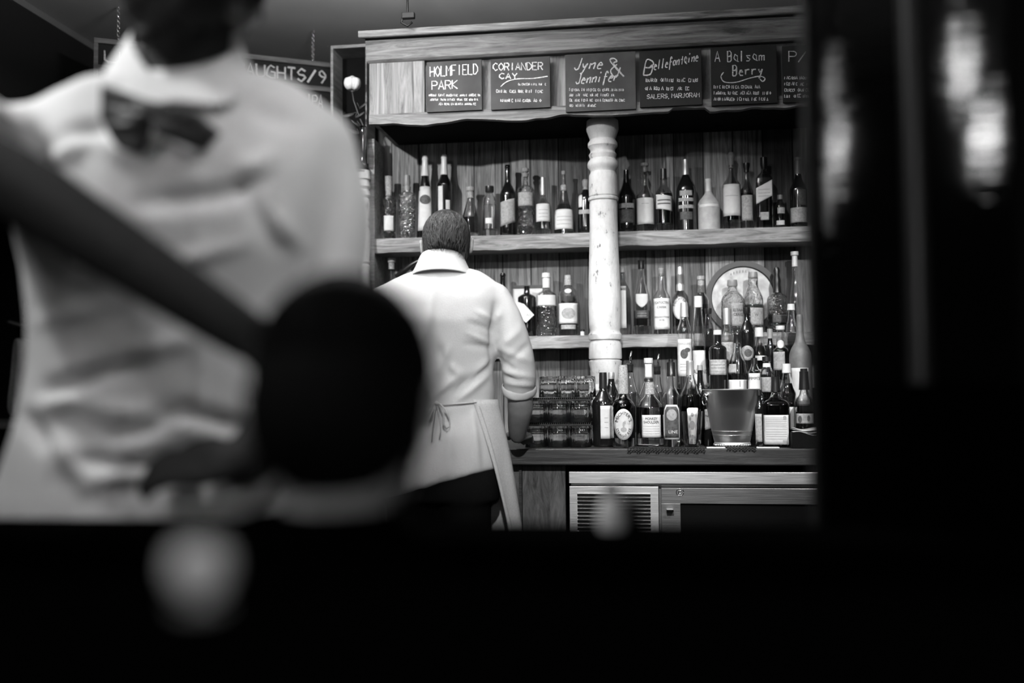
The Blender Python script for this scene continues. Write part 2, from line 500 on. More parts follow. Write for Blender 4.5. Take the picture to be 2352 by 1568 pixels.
# ------------------------------------------------------------------ back bar shelving
Y_SH, Y_BK, Y_FR, Y_CF = 4.25, 4.42, 4.0, 3.72
Z_C = .95
Z3 = at(1390, 769, Y_SH).z; Z2 = at(1350, 534, Y_SH).z
ZF0 = at(1390, 264, Y_FR).z; ZF1 = at(1300, 122, Y_FR).z; ZF2 = at(1340, 42, Y_FR - .05).z
HX0 = at(846, 545, Y_SH).x; HX1 = 1.75
hut = thing('back_bar_shelves', (0, 4.3, 0), 'tall reclaimed wood back bar shelving with a deep frieze, carrying the liquor bottles', 'shelving')
b = MB().box(HX0, HX1, Y_BK, Y_BK + .03, Z_C + .002, ZF2 - .02); link('back_boards', b, M['board'], hut, False)
b = MB().box(HX0, HX0 + .028, Y_SH, Y_BK, Z_C + .002, ZF0 + .01); link('side_panel', b, M['shelf'], hut, False, bevel=.002)


link('side_panel', MB().box(HX1, HX1 + .028, Y_SH, Y_BK + .03, Z_C + .002, ZF2 - .02), M['shelf'], hut, False, bevel=.002)


def shelf(z, y0, th, name='shelf'):
    m = MB(); n = 120; rng = random.Random(int(z * 999)); rs = []
    for i in range(n + 1):
        x = HX0 - .003 + (HX1 - HX0) * i / n
        a = noise.noise(Vector((x * 6, z * 9, 0))) * .0035; c = noise.noise(Vector((x * 9, z * 7, 5))) * .005 + noise.noise(Vector((x * 30, z, 5))) * .0015
        rs.append([(x, y0 + a, z), (x, y0 + a - .001, z - th * .5), (x, y0 + .004, z - th + c), (x, Y_BK, z - th + .002), (x, Y_BK, z)])
    m.rings(rs); return link(name, m, M['shelf'], hut, 'auto')


shelf(Z2, Y_SH, .062); shelf(Z3, Y_SH, .053)
FX0 = at(848, 298, Y_FR).x
# frieze: recessed boards, corner panel, bottom rail with a ragged lower edge, soffit
b = MB().box(FX0, HX1, Y_FR + .025, Y_FR + .05, ZF0 + .02, ZF2 - .02); link('frieze_board', b, M['frieze'], hut, False)
b = MB(); rs = []
for i in range(141):
    x = FX0 + (HX1 - FX0) * i / 140
    c = noise.noise(Vector((x * 5, 3, 0))) * .016 + noise.noise(Vector((x * 17, 3, 4))) * .006
    if x > at(1540, 260, 4).x and x < at(1620, 260, 4).x: c += .014
    rs.append([(x, Y_FR - .004, ZF0 + .045), (x, Y_FR - .004, ZF0 + c), (x, Y_FR + .025, ZF0 + c), (x, Y_FR + .025, ZF0 + .045)])
b.rings(rs); link('bottom_rail', b, M['rail'], hut, 'auto')
b = MB().box(FX0, at(975, 200, Y_FR).x, Y_FR, Y_FR + .025, ZF0 + .045, ZF2 - .03); link('corner_panel', b, M['frieze'], hut, False, bevel=.002)
b = MB().box(FX0, FX0 + .02, Y_FR + .05, Y_BK, ZF0 + .02, ZF2 - .03); link('frieze_side', b, M['frieze'], hut, False)
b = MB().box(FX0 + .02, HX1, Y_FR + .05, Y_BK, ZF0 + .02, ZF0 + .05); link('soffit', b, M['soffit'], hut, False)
cp = [(Y_FR - .002, ZF1), (Y_FR - .014, ZF1 + .01), (Y_FR - .018, ZF1 + .1), (Y_FR - .05, ZF2 - .03), (Y_FR - .056, ZF2 - .026), (Y_FR - .056, ZF2), (Y_BK, ZF2), (Y_BK, ZF1 + .1), (Y_FR + .03, ZF1)]
b = MB(); rs = []
for x, k in ((FX0 - .004, 1), (HX1, 0)):
    rs.append([(x - k * max(0, (Y_FR - y)) * .5, y, z) for y, z in cp])
b.rings(rs); link('cornice', b, M['rail'], hut, False, bevel=.002)


def lathe_px(xf, pts, Y, seg=40, sq=2, rot=0, base=None, smooth=3):
    """pts (y_px, half-width_px) top to bottom; xf(y) gives centre pixel"""
    y0 = pts[0][0]; yb = pts[-1][0]
    P = []
    for y, h in pts:
        p = at(xf(y), y, Y); P.append((h * mpp(p), p.z))
    if base is not None: P[-1] = (P[-1][0], base)
    return P[::-1]


colp = [(276, 33), (279, 36), (297, 37), (302, 36), (318, 30), (322, 29), (330, 34), (337, 34), (343, 29), (350, 28), (356, 32), (360, 31), (366, 29), (373, 34), (378, 35.5), (384, 35), (390, 30), (396, 28.5),
        (404, 32), (425, 33), (448, 33), (451, 33), (453, 31), (455, 34.5), (458, 35), (461, 34), (463, 31), (470, 32), (520, 32), (560, 33), (640, 36), (700, 37), (752, 36), (758, 34), (764, 35), (768, 38), (776, 38), (780, 37), (782, 31.5), (784, 33),
        (786, 35), (792, 37), (821, 38), (824, 37.5), (825, 33.5), (827, 33.5), (829, 38), (838, 37), (846, 35), (870, 34), (876, 31), (882, 30), (888, 33), (896, 33), (902, 28), (908, 27), (920, 33), (945, 36), (1018, 37)]
P = lathe_px(lambda y: 1381 + (y - 276) * .018, colp, 4.15, base=Z_C + .001)
P[-1] = (P[-1][0], ZF0 + .02)
cc = at(1387, 560, 4.15)
link('turned_column', MB().lathe((cc.x, 4.15, 0), P, 48), M['column'], hut, 'auto')
lcp = [(393, 21), (413, 21), (414, 16), (422, 19), (430, 20), (436, 15), (441, 19), (450, 20), (456, 15), (462, 17), (478, 19), (500, 19), (506, 15), (511, 19), (518, 19), (523, 15), (530, 18),
       (560, 19), (598, 17), (602, 19), (607, 15), (612, 19), (620, 18), (700, 20), (800, 21), (900, 20), (1018, 22)]
P = lathe_px(lambda y: 831, lcp, 4.19, base=Z_C + .001)
lc = at(831, 560, 4.19)
link('turned_column', MB().lathe((lc.x, 4.19, 0), P, 32), M['column'], hut, 'auto')
b = MB().box(lc.x - .06, HX0 - .002, 4.1, 4.3, P[-1][1] + .001, P[-1][1] + .03); link('bracket', b, M['black'], hut, False, bevel=.004)
BRK = P[-1][1] + .03

# shadow box with the rose
p0 = at(775, 122, 4.36); p1 = at(842, 390, 4.36)
sb = thing('shadow_box', (p0.x, 4.4, BRK + .004), 'tall black recessed box with a thin pale frame, left of the frieze behind the rose', 'shadow box')
zt = p0.z; zb = BRK + .004; x0, x1 = p0.x, HX0 - .01
link('box_back', MB().box(x0, x1, 4.40, 4.42, zb, zt), M['soffit'], sb, False)
fr = MB().box(x0, x0 + .012, 4.26, 4.40, zb, zt).box(x0 + .012, x1, 4.26, 4.40, zt - .014, zt).box(x1 - .006, x1, 4.26, 4.4, zb, zt - .014)
link('box_frame', fr, wood('box_frame_wood', .1, .3), sb, False, bevel=.001)

# ------------------------------------------------------------------ chalk signs on the frieze
def quad_on(x0, y0, x1, y1, Y):
    a, c = at(x0, y0, Y), at(x1, y1, Y); return a.x, c.x, c.z, a.z


def sign(px0, py0, px1, py1, mat, label, draw, Y=Y_FR - .0165, tilt=0):
    xa, xb, za, zb = quad_on(px0, py0, px1, py1, Y); zb = min(zb, ZF1 - .0015)
    t = thing('chalkboard_sign', ((xa + xb) / 2, Y, za), label, 'chalkboard sign')
    link('slate', MB().box(xa, xb, Y, Y + .009, za, zb), mat, t, False, bevel=.001)
    m = MB(); S = lambda x, y: at(x, y, Y - .0012)
    draw(m, S); o = link('chalk_writing', m, M['chalk'], t, False, solid=.0008)
    return t


def SL(S):  # pixel frame y down -> glyph frame y up helper
    return lambda oy: (lambda x, y: S(x, oy - y))


def d1(m, S):
    chalk(m, 'HOLMFIELD', SL(S)(175), 988, -1, 112, 23, 1.3, rise=6); chalk(m, 'PARK', SL(S)(206), 992, 0, 62, 20, 1.2, rise=2)
    for i, (a, w_) in enumerate(((985, 118), (988, 112), (1008, 92))): scribble(m, SL(S)(221 + i * 11 - i), a, 0, w_, 5, .7)
def d2(m, S):
    chalk(m, 'CORIANDER', SL(S)(162), 1133, 0, 116, 17, 1.3, rise=2); chalk(m, 'CAY', SL(S)(181), 1147, 0, 44, 13, 1.3)
    stroke(m, smoothline([(1150, -199), (1165, -187), (1190, -181), (1225, -180), (1258, -175)]), lambda x, y: S(x, -y), 1.2)
    scribble(m, SL(S)(196), 1190, 0, 66, 5, .6); scribble(m, SL(S)(213), 1140, 0, 108, 7, .8); scribble(m, SL(S)(234), 1150, 0, 96, 7, .8)
def d3(m, S):
    chalk(m, 'Jyne', SL(S)(160), 1318, 0, 70, 26, 1.3, slant=.5, curve=True, rise=3); chalk(m, '&', SL(S)(176), 1402, 0, 40, 42, 1.4, curve=True)
    chalk(m, 'Jennifer', SL(S)(192), 1322, 0, 100, 24, 1.3, slant=.5, curve=True, rise=6)
    for i in range(4): scribble(m, SL(S)(209 + i * 12), 1308, 0, (124, 104, 126, 66)[i], 6, .7)
def d4(m, S):
    chalk(m, 'B', SL(S)(173), 1478, 0, 30, 34, 1.5, slant=.2, curve=True); chalk(m, 'ellefontaine', SL(S)(160), 1502, 0, 104, 22, 1.2, slant=.3, rise=20, curve=True)
    scribble(m, SL(S)(188), 1484, 0, 122, 8, .9); scribble(m, SL(S)(207), 1482, 0, 104, 8, .9)
    chalk(m, 'SALERS,MARJORAM', SL(S)(227), 1486, 0, 122, 10, .8, rise=4)
def d5(m, S):
    chalk(m, 'A Balsam', SL(S)(142), 1642, 0, 116, 24, 1.2, rise=3); chalk(m, 'Berry', SL(S)(174), 1683, 0, 74, 24, 1.4, rise=4)
    stroke(m, smoothline([(1662, -166), (1656, -176), (1664, -188), (1690, -189), (1720, -180), (1745, -175), (1757, -180), (1752, -187), (1745, -181)]), lambda x, y: S(x, -y), 1.2)
    for i in range(3): scribble(m, SL(S)(203 + i * 14), 1640, 0, (110, 130, 128)[i], 7, .8)
def d6(m, S):
    chalk(m, 'P/', SL(S)(142), 1812, 0, 44, 24, 1.2)
    for i in range(4): scribble(m, SL(S)(182 + i * 14), 1802, 0, 60, 7, .8)


sign(980, 143, 1107, 252, M['chalkb'], 'leftmost grey chalkboard sign on the frieze, two rows of block capitals', d1)
sign(1127, 136, 1264, 246, M['chalkb'], 'second chalkboard sign from the left, its title underlined by a long chalk stroke', d2)
sign(1298, 126, 1461, 250, M['chalkb'], 'chalkboard sign with cursive writing and a big ampersand, above the turned column', d3)
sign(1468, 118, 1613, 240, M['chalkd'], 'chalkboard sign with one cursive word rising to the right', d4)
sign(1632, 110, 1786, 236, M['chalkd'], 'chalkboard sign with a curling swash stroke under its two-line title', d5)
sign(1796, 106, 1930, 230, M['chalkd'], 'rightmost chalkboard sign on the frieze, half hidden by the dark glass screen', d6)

# draughts board hanging behind the front barman, receding to the right
A0 = at(216, 88, 4.05); A1 = at(767, 163, 4.55)
ux = (A1 - A0); ux.z = 0; LEN = ux.length; ux.normalize(); nrm = Vector((ux.y, -ux.x, 0))
if nrm.y > 0: nrm = -nrm
ztop = A0.z
db = thing('draughts_board', (A0.x, A0.y, ztop - .5), 'long hanging wood framed chalkboard lettered DRAUGHTS/9 behind the front barman', 'chalkboard')
def BP(u, v, n=0): return Vector((A0.x, A0.y, ztop)) + ux * u + Vector((0, 0, v)) + nrm * n
def bbar(m, u0, u1, v0, v1, n0, n1):
    c = (BP(u0, v0, n0) + BP(u1, v1, n1)) / 2; return m.obox(c, ux * ((u1 - u0) / 2), Vector((0, 0, (v1 - v0) / 2)), nrm * ((n1 - n0) / 2))
zrow = .119
link('slate', bbar(MB(), 0, LEN, -.55, 0, -.012, 0), M['chalkd'], db, False)
m = MB()
for v in (0, -zrow, -.34, -.55): bbar(m, 0, LEN, v - .022, v, .0005, .014)
bbar(m, 0, .018, -.57, .0, .0005, .012); bbar(m, LEN - .012, LEN + .006, -.57, .0, .0005, .015)
link('board_frame', m, wood('board_frame_wood', .07, .2), db, False, bevel=.001)
m = MB(); SB = lambda x, y: BP(x, y, .002)
chalk(m, 'DRAUGHTS/9', SB, LEN - .505, -.102, .475, .062, .0042, jit=.02)
chalk(m, 'les IPA', SB, LEN - .25, -.225, .2, .065, .003, jit=.04, slant=.2)
chalk(m, 'U', SB, .045, -.1, .08, .05, .0035)
link('chalk_writing', m, M['chalk'], db, False, solid=.0008)
for u in (.1, LEN - .1):
    m = MB()
    for k in range(int((CEIL - ztop) / .022)):
        c = BP(u, .011 + k * .022, 0); m.tube([c + Vector((.004 * math.cos(a), .004 * math.cos(a), .011 * math.sin(a))) for a in [i * math.pi / 5 for i in range(11)]], .0016, 5)
    m.tube([BP(u, 0, .004), BP(u, .014, .004)], .006, 8)
    link('hanging_chain', m, M['chrome'], db)

for (hx, hy, lab) in ((936, 46, 'black iron ceiling hook above the left end of the frieze'), ):
    p = at(hx, hy, 3.9); t = thing('ceiling_hook', (p.x, p.y, p.z), lab, 'hook')
    link('hook_plate', MB().lathe((p.x, p.y, 0), [(.02, CEIL - .012), (.02, CEIL - .0005)], 16), M['iron'], t)
    link('hook_rod', MB().tube([(p.x, p.y, CEIL - .01), (p.x, p.y, p.z + .03), (p.x - .02, p.y, p.z + .02), (p.x - .025, p.y, p.z - .01), (p.x, p.y, p.z - .025), (p.x + .02, p.y, p.z - .01)], .005, 8), M['iron'], t)
    link('hook_clamp', MB().box(p.x - .022, p.x + .03, p.y - .012, p.y + .012, p.z + .005, p.z + .03), M['iron'], t, False, bevel=.003)

# ------------------------------------------------------------------ counter, cupboard, fridge
CX0 = at(640, 1030, Y_CF).x; CX1 = 1.75
ct = thing('back_counter', (0, 4.08, 0), 'dark wooden back bar counter beneath the shelves, carrying bottles and glasses', 'counter')
m = MB(); rs = []
for i in range(121):
    x = CX0 + (CX1 - CX0) * i / 120; c = noise.noise(Vector((x * 4, 1, 0))) * .002
    rs.append([(x, Y_CF + c, Z_C), (x, Y_CF - .003 + c, Z_C - .004), (x, Y_CF - .003 + c, Z_C - .056), (x, Y_CF + c, Z_C - .06), (x, 4.45, Z_C - .06), (x, 4.45, Z_C)])
m.rings(rs); link('countertop', m, M['counter'], ct, 'auto')
xa = at(1200, 1100, 3.78).x; xb = at(1299, 1100, 3.78).x
link('cupboard_panel', MB().box(xa, xb, 3.775, 3.8, .02, Z_C - .06), M['panel'], ct, False, bevel=.002)
link('cupboard_panel', MB().box(CX0 + .02, xa - .012, 3.782, 3.8, .02, Z_C - .06), M['panel'], ct, False, bevel=.002)
link('stile', MB().box(xa - .012, xa - .001, 3.768, 3.8, .02, Z_C - .06), M['counter'], ct, False)
link('kickboard', MB().box(CX0 + .02, CX1, 4.3, 4.34, 0, Z_C - .06), M['black'], ct, False)

fx0 = at(1307, 1100, 3.76).x
fr = thing('undercounter_fridge', (fx0 + .6, 4.0, 0), 'stainless steel undercounter fridge with louvred grille below the bottles', 'fridge')
zb1 = at(1400, 1083, 3.76).z; zb0 = at(1400, 1110, 3.76).z
link('top_band', MB().box(fx0, 1.72, 3.755, 3.80, zb0, zb1), M['steel'], fr, False, bevel=.0015)
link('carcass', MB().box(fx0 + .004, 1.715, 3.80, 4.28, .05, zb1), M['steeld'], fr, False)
gx1 = at(1513, 1150, 3.76).x; gz = at(1400, 1117, 3.76).z
link('grille_panel', MB().box(fx0, gx1, 3.765, 3.79, .12, gz), M['steel'], fr, False, bevel=.0015)
lv = MB(); l0 = at(1326, 1150, 3.76).x; l1 = at(1494, 1150, 3.76).x; dz = 8.6 * mpp(at(1400, 1150, 3.76))
for k in range(24):
    z = at(1400, 1131, 3.76).z - k * dz
    lv.add([(l0, 3.7645, z), (l1, 3.7645, z), (l1, 3.756, z - dz * .3), (l0, 3.756, z - dz * .3), (l1, 3.7645, z - dz * .5), (l0, 3.7645, z - dz * .5)], [(0, 1, 2, 3), (3, 2, 4, 5)])
    lv.box(l0, l1, 3.7635, 3.7646, z - dz * .95, z - dz * .52)
lo = link('louvres', lv, M['steel'], fr, False); lo.data.materials.append(M['soffit'])
for i, p in enumerate(lo.data.polygons):
    if i % 8 >= 2: p.material_index = 1
dx0 = at(1519, 1150, 3.76).x; dzt = at(1600, 1121, 3.76).z; gzt = at(1600, 1157, 3.76).z; gxx = at(1563, 1150, 3.76).x
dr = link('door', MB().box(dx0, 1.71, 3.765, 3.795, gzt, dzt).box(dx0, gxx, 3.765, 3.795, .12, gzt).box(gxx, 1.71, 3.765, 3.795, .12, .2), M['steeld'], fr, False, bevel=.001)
link('door_glass', MB().box(gxx + .001, 1.70, 3.775, 3.78, .201, gzt - .001), M['darkg'], dr, False)
lk = at(1562, 1130, 3.76)
lt = MB(); 
for r in (.0135, .006): lt.tube([(lk.x + r * math.cos(a), 3.763, lk.z + r * math.sin(a)) for a in [i * math.pi / 12 for i in range(25)]], .0013, 6)
link('door_lock', lt, M['chrome'], dr)
hd = at(1538, 1172, 3.75); link('door_latch', MB().box(hd.x - .012, hd.x + .014, 3.735, 3.766, hd.z - .006, hd.z + .006), M['chrome'], dr, False, bevel=.002)

# stepped risers carrying the rear bottles
RX0 = at(1552, 900, 3.95).x
T1, T2 = 1.10, 1.17
tr = thing('bottle_riser', (RX0 + .6, 4.06, Z_C), 'stepped black riser on the counter lifting the rear bottles', 'riser')
link('lower_step', MB().box(RX0, 1.7, 3.965, 4.058, Z_C + .001, T1), M['black'], tr, False, bevel=.002)
link('upper_step', MB().box(RX0, 1.7, 4.06, 4.235, Z_C + .001, T2), M['black'], tr, False, bevel=.002)

# farther counter at the left edge with linen and paper
zs = 1.163 - 58 * 4.9 / 2287
tag(link('side_counter', MB().box(-3.95, at(150, 960, 4.9).x, 4.88, 5.4, zs - .05, zs), wood('side_counter_wood', .03, .14, (1, 14, 14), 3), smooth=False, bevel=.003), 'narrow dark counter at the far left behind the front barman', 'counter')
tag(link('side_cupboard', MB().box(-3.9, at(140, 960, 4.9).x, 4.95, 5.35, 0, zs - .051), M['black'], smooth=False), 'black cupboard below the narrow counter at the far left', 'cupboard')
p = at(45, 860, 5.0); s_ = mpp(p)
m = MB(); rs = []
for y, xl, xr in ((776, 36, 52), (781, 30, 64), (792, 26, 71), (815, 22, 76), (850, 18, 77), (880, 15, 73), (910, 12, 66), (943, 9, 60)):
    c = at((xl + xr) / 2, y, 5.0); h = (xr - xl) / 2 * s_
    if y == 943: c.z = zs + .001
    rs.append([(c.x + h * math.cos(a) * (1 + .07 * math.sin(5 * a + y * .02)), 5.03 + .06 * math.sin(a) * (1 + .1 * math.sin(7 * a)), c.z) for a in [2 * math.pi * k / 40 for k in range(40)]])
m.rings(rs); tag(link('linen_bundle', m, plain('grey_linen_cloth', .3, noise_amt=.1, bump=.3), sub=1), 'grey linen bundle standing on the far left counter', 'cloth')
m = MB(); zt_ = at(60, 757, 5.15).z; x0, x1 = at(38, 800, 5.15).x, at(130, 800, 5.15).x
tag(link('black_canister', MB().box(x0, x1, 5.15, 5.28, zs + .001, zt_), M['black'], smooth=False, bevel=.006), 'tall black box behind the grey linen bundle at the far left', 'box')
m = MB(); c = at(72, 722, 5.2); rr = 34 * mpp(c)
for k in range(26):
    a = random.uniform(0, 6.28); e = random.uniform(.12, 1.3); d = Vector((math.cos(a) * math.cos(e), math.sin(a) * math.cos(e), math.sin(e)))
    q = Vector((c.x, c.y, zt_ + .018)); side = d.cross(Vector((0, 0, 1))).normalized() if abs(d.z) < .98 else Vector((1, 0, 0))
    L_ = rr * random.uniform(1.1, 1.9); wv = rr * random.uniform(.25, .45)
    m.grid(lambda u, v: q + d * (v * L_) + side * (u * wv * math.sin(math.pi * min(v + .12, 1) * .9)) + Vector((0, 0, 1)) * (.01 * math.sin(u * 5 + k) + v * v * .01), [-1, -.5, 0, .5, 1], [0, .2, .4, .6, .8, 1])
m.ell((c.x, c.y, zt_ + .002 + rr * .35), rr * .5, rr * .5, rr * .34)
tag(link('white_flower', m, M['rose'], solid=.0015), 'bright white frilled bloom on the black box at the far left', 'flower')

# ------------------------------------------------------------------ bottles
def interp_hw(P, z):
    """P bottom->top [(r,z)]"""
    for (r0, z0), (r1, z1) in zip(P, P[1:]):
        if z0 <= z <= z1: return r0 + (r1 - r0) * ((z - z0) / max(z1 - z0, 1e-6))
    return P[-1][0]


def refine(P, n=4):
    out = []
    for i in range(len(P) - 1):
        a, b, c, d = P[max(i - 1, 0)], P[i], P[i + 1], P[min(i + 2, len(P) - 1)]
        if i == 0: a = b
        m0 = (c[0] - a[0]) / max(abs(c[1] - a[1]), 1e-5); m1 = (d[0] - b[0]) / max(abs(d[1] - b[1]), 1e-5)
        if (c[0] - b[0]) * (b[0] - a[0]) <= 0: m0 = 0
        if (d[0] - c[0]) * (c[0] - b[0]) <= 0: m1 = 0
        h = c[1] - b[1]; s = (c[0] - b[0]) / max(h, 1e-5)
        m0 = max(-abs(3 * s), min(abs(3 * s), m0)); m1 = max(-abs(3 * s), min(abs(3 * s), m1))
        for k in range(n):
            t = k / n; t2, t3 = t * t, t ** 3
            out.append(((2 * t3 - 3 * t2 + 1) * b[0] + (t3 - 2 * t2 + t) * h * m0 + (-2 * t3 + 3 * t2) * c[0] + (t3 - t2) * h * m1, b[1] + h * t))
    out.append(P[-1]); return out


def face_dir(c):
    d = CAM - Vector(c); d.z = 0; d.normalize(); return d


def bottle(label, x, Y, z0, prof, glass_='clear', fill=None, liq='liq', cap=None, capm='white', labels=(), sq=2, turn=0, neck=None,
           group=None, name='liquor_bottle', cat='bottle', xt=None, lean=0):
    """prof: [(y_px, half_width_px)...] top to base, base resting at height z0; pixel readings are turned into metres at distance Y"""
    c = at(x, prof[-1][0], Y); c.z = z0
    cx, cy = c.x, c.y
    def conv(pr):
        return [(h * mpp(at(x, y, Y)), at(x, y, Y).z) for y, h in pr][::-1]
    P = conv(prof); dz = 0
    P[0] = (P[0][0], z0)
    P = [(r, max(z, z0 + .001 * i)) for i, (r, z) in enumerate(P)]
    rb = P[0][0]
    P = [(rb * .55, z0 + .0015), (rb * .9, z0), (rb, z0 + .006)] + refine(P[0:1] + P[1:])[1:]
    P = [p for i, p in enumerate(P) if i < 3 or p[1] > z0 + .007]
    t = thing(name, (cx, cy, z0), label, cat, group)
    fd = face_dir((cx, cy, z0)); rot = math.atan2(fd.y, fd.x) + turn
    seg = 32 if sq == 2 else 48
    ztop = P[-1][1]
    if lean:
        ax = Vector((0, 1, 0)); Lm = Matrix.Translation((cx, cy, z0)) @ Matrix.Rotation(lean, 4, ax) @ Matrix.Translation((-cx, -cy, -z0))
    def fin(mb):
        if lean: mb.v = [tuple(Lm @ Vector(v)) for v in mb.v]
        return mb
    gm = M[glass_]
    mb = MB().lathe((cx, cy, 0), P, seg, sq, rot)
    hollow = glass_ in ('clear', 'facet', 'smoke')
    if hollow:
        th = .0028
        In = [(max(r - th, .001), z) for r, z in P[2:] if z > z0 + .012]
        In = [(In[0][0] * .7, In[0][1] - .002)] + In[:-1] + [(max(P[-1][0] - th, .001), ztop - .0008)]
        inner = MB().lathe((cx, cy, 0), In, seg, sq, rot)
        inner.f = [f[::-1] for f in inner.f]
        mb.add(inner.v, inner.f)
    link('glass_body', fin(mb), gm, t, 'auto')
    if hollow and fill:
        zf = at(x, fill, Y).z
        Lq = [(max(r - .0004, .0005), z) for r, z in In if z < zf]
        if len(Lq) > 2:
            Lq = [(Lq[0][0], Lq[0][1] + .0004)] + Lq[1:] + [(max(interp_hw(In, zf) - .0004, .001), zf)]
            link('liquid', fin(MB().lathe((cx, cy, 0), Lq, seg, sq, rot)), M[liq], t, 'auto')
    if cap:
        C = conv(cap); C = [(C[0][0], C[0][1])] + C[1:]
        C = [(r, z) for r, z in C]
        # the collar of the cap sleeves the neck
        link('cap', fin(MB().lathe((cx, cy, 0), C, 24)), M[capm], t, 'auto')
    def S(u_px, y, off=.0006):
        z = at(x, y, Y).z; r = interp_hw(P, z)
        ph = math.asin(max(-.99, min(.99, u_px * mpp(c) / max(r, .0016))))
        k = 1 if sq == 2 else (abs(math.cos(ph)) ** sq + abs(math.sin(ph)) ** sq) ** (-1 / sq)
        rr = r * k + off
        if sq != 2:                            # flat front: place by true offset
            xx = u_px * mpp(c); rr2 = r + off
            return Vector((cx, cy, 0)) + fd * rr2 + Vector((-fd.y, fd.x, 0)) * xx + Vector((0, 0, z))
        a = math.atan2(fd.y, fd.x) + ph + turn * 0
        return Vector((cx + rr * math.cos(a), cy + rr * math.sin(a), z))
    for L_ in labels:
        y0, y1, hw, mat = L_[0:4]; opt = L_[4] if len(L_) > 4 else {}
        ox = opt.get('ox', 0); sh = opt.get('shape', 'rect'); sl = opt.get('slant', 0)
        m = MB()
        if sh == 'oval':
            rings_ = [0, .35, .7, 1]; n = 28; b0 = 0
            m.v.append(tuple(S(ox, (y0 + y1) / 2)))
            for q in rings_[1:]:
                for j in range(n):
                    a = 2 * math.pi * j / n; m.v.append(tuple(S(ox + hw * q * math.cos(a), (y0 + y1) / 2 + (y1 - y0) / 2 * q * math.sin(a))))
            for j in range(n): m.f.append((0, 1 + j, 1 + (j + 1) % n))
            for i in range(2):
                for j in range(n):
                    k = (j + 1) % n; m.f.append((1 + i * n + j, 1 + (i + 1) * n + j, 1 + (i + 1) * n + k, 1 + i * n + k))
        else:
            nv = 8
            def wdt(v):
                if sh == 'shield': return hw * (1 - max(0, v - .45) ** 2 * 2.9)
                if sh == 'arch': return hw * (math.sqrt(max(.05, 1 - (1 - v / .25) ** 2)) * .4 + .6 if v < .25 else 1)
                if sh == 'cone': return hw * (.8 + .2 * v)
                return hw
            m.grid(lambda u, v: S(ox + u * wdt(v), y0 + (y1 - y0) * v + sl * u, opt.get('off', .0006)), [i / 6 - 1 for i in range(13)], [i / nv for i in range(nv + 1)])
        lo = link('paper_label' if opt.get('n') is None else opt['n'], fin(m), M[mat], t, True, solid=.0003)
        for tx in opt.get('text', ()):
            s, tx0, tx1, ty, hgt = tx[:5]; tm = tx[5] if len(tx) > 5 else 'ink'; arc = tx[6] if len(tx) > 6 else None
            v, f, W, H = text2d(s)
            mm = MB()
            for a, b_ in v:
                if arc:                      # (cx_off, cy, rx, ry, a0, a1) letters along an ellipse
                    acx, acy, rx, ry, a0, a1 = arc; an = R(a0 + (a1 - a0) * a / W); k = b_ / H * hgt
                    sgn = 1 if a1 < a0 else -1
                    px_, py_ = acx + (rx + sgn * k) * math.cos(an), acy - (ry + sgn * k) * math.sin(an)
                else:
                    px_, py_ = tx0 + (tx1 - tx0) * a / W, ty - b_ / H * hgt
                mm.v.append(tuple(S(px_, py_, .0026)))
            mm.f = f
            link('lettering', fin(mm), M[tm], lo, False)
        if opt.get('lines'):
            mm = MB()
            for (lx0, lx1, ly, lh) in opt['lines']:
                mm.grid(lambda u, v: S(lx0 + (lx1 - lx0) * u, ly + lh * v, .0017), [0, .25, .5, .75, 1], [0, 1])
            link('print_lines', fin(mm), M[opt.get('linem', 'inkg')], lo, False)
        if opt.get('art'):
            mm = MB()
            for (ax_, ay_, aw, ah) in opt['art']:
                n = 20; b0 = len(mm.v); mm.v.append(tuple(S(ax_, ay_, .0021)))
                for q in (.33, .67, 1):
                    for j in range(n):
                        an = 2 * math.pi * j / n; mm.v.append(tuple(S(ax_ + aw * q * math.cos(an), ay_ + ah * q * math.sin(an), .0021)))
                for j in range(n): mm.f.append((b0, b0 + 1 + j, b0 + 1 + (j + 1) % n))
                for q in range(2):
                    for j in range(n):
                        k = (j + 1) % n; mm.f.append((b0 + 1 + q * n + j, b0 + 1 + (q + 1) * n + j, b0 + 1 + (q + 1) * n + k, b0 + 1 + q * n + k))
            link('emblem', fin(mm), M[opt.get('artm', 'paperd')], lo, False)
    return t


def lines(x0, x1, ys, h=1.2): return [(x0, x1, y, h) for y in ys]


YA = 4.335; ZA = Z2 + .001; B_ = 532
top = 'bottles on the top shelf'
bottle('clear sparkling bottle with grey cork cap, leftmost on the top shelf', 893, YA, ZA, [(438, 6), (449, 7), (455, 16), (462, 17), (540, 16)], 'facet', cap=[(405, 8), (436, 8.5), (441, 7), (456, 7)], capm='cork', group=top, labels=[(498, 532, 11, 'paper')])
bottle('square-shouldered cut glass decanter with dark stopper, second from left on the top shelf', 935, YA, ZA, [(430, 7), (441, 8), (446, 18), (452, 19), (536, 18)], 'facet', fill=488, liq='liqc', cap=[(403, 7), (420, 8), (428, 6), (429, 9), (440, 8)], capm='greyp', group=top, sq=5)
bottle('tall tapering bottle with white foil neck and white label with dark oval emblem', 977, YA, ZA, [(360, 4), (366, 6), (368, 5), (392, 6.5), (410, 9), (428, 12), (445, 15), (480, 17), (538, 20)], 'darkg', cap=[(358, 5), (366, 7.5), (369, 6.5), (390, 7.8), (405, 10)], capm='white', group=top,
       labels=[(430, 532, 17, 'paper', dict(shape='cone', art=[(0, 461, 12, 11)], n='paper_label'))])
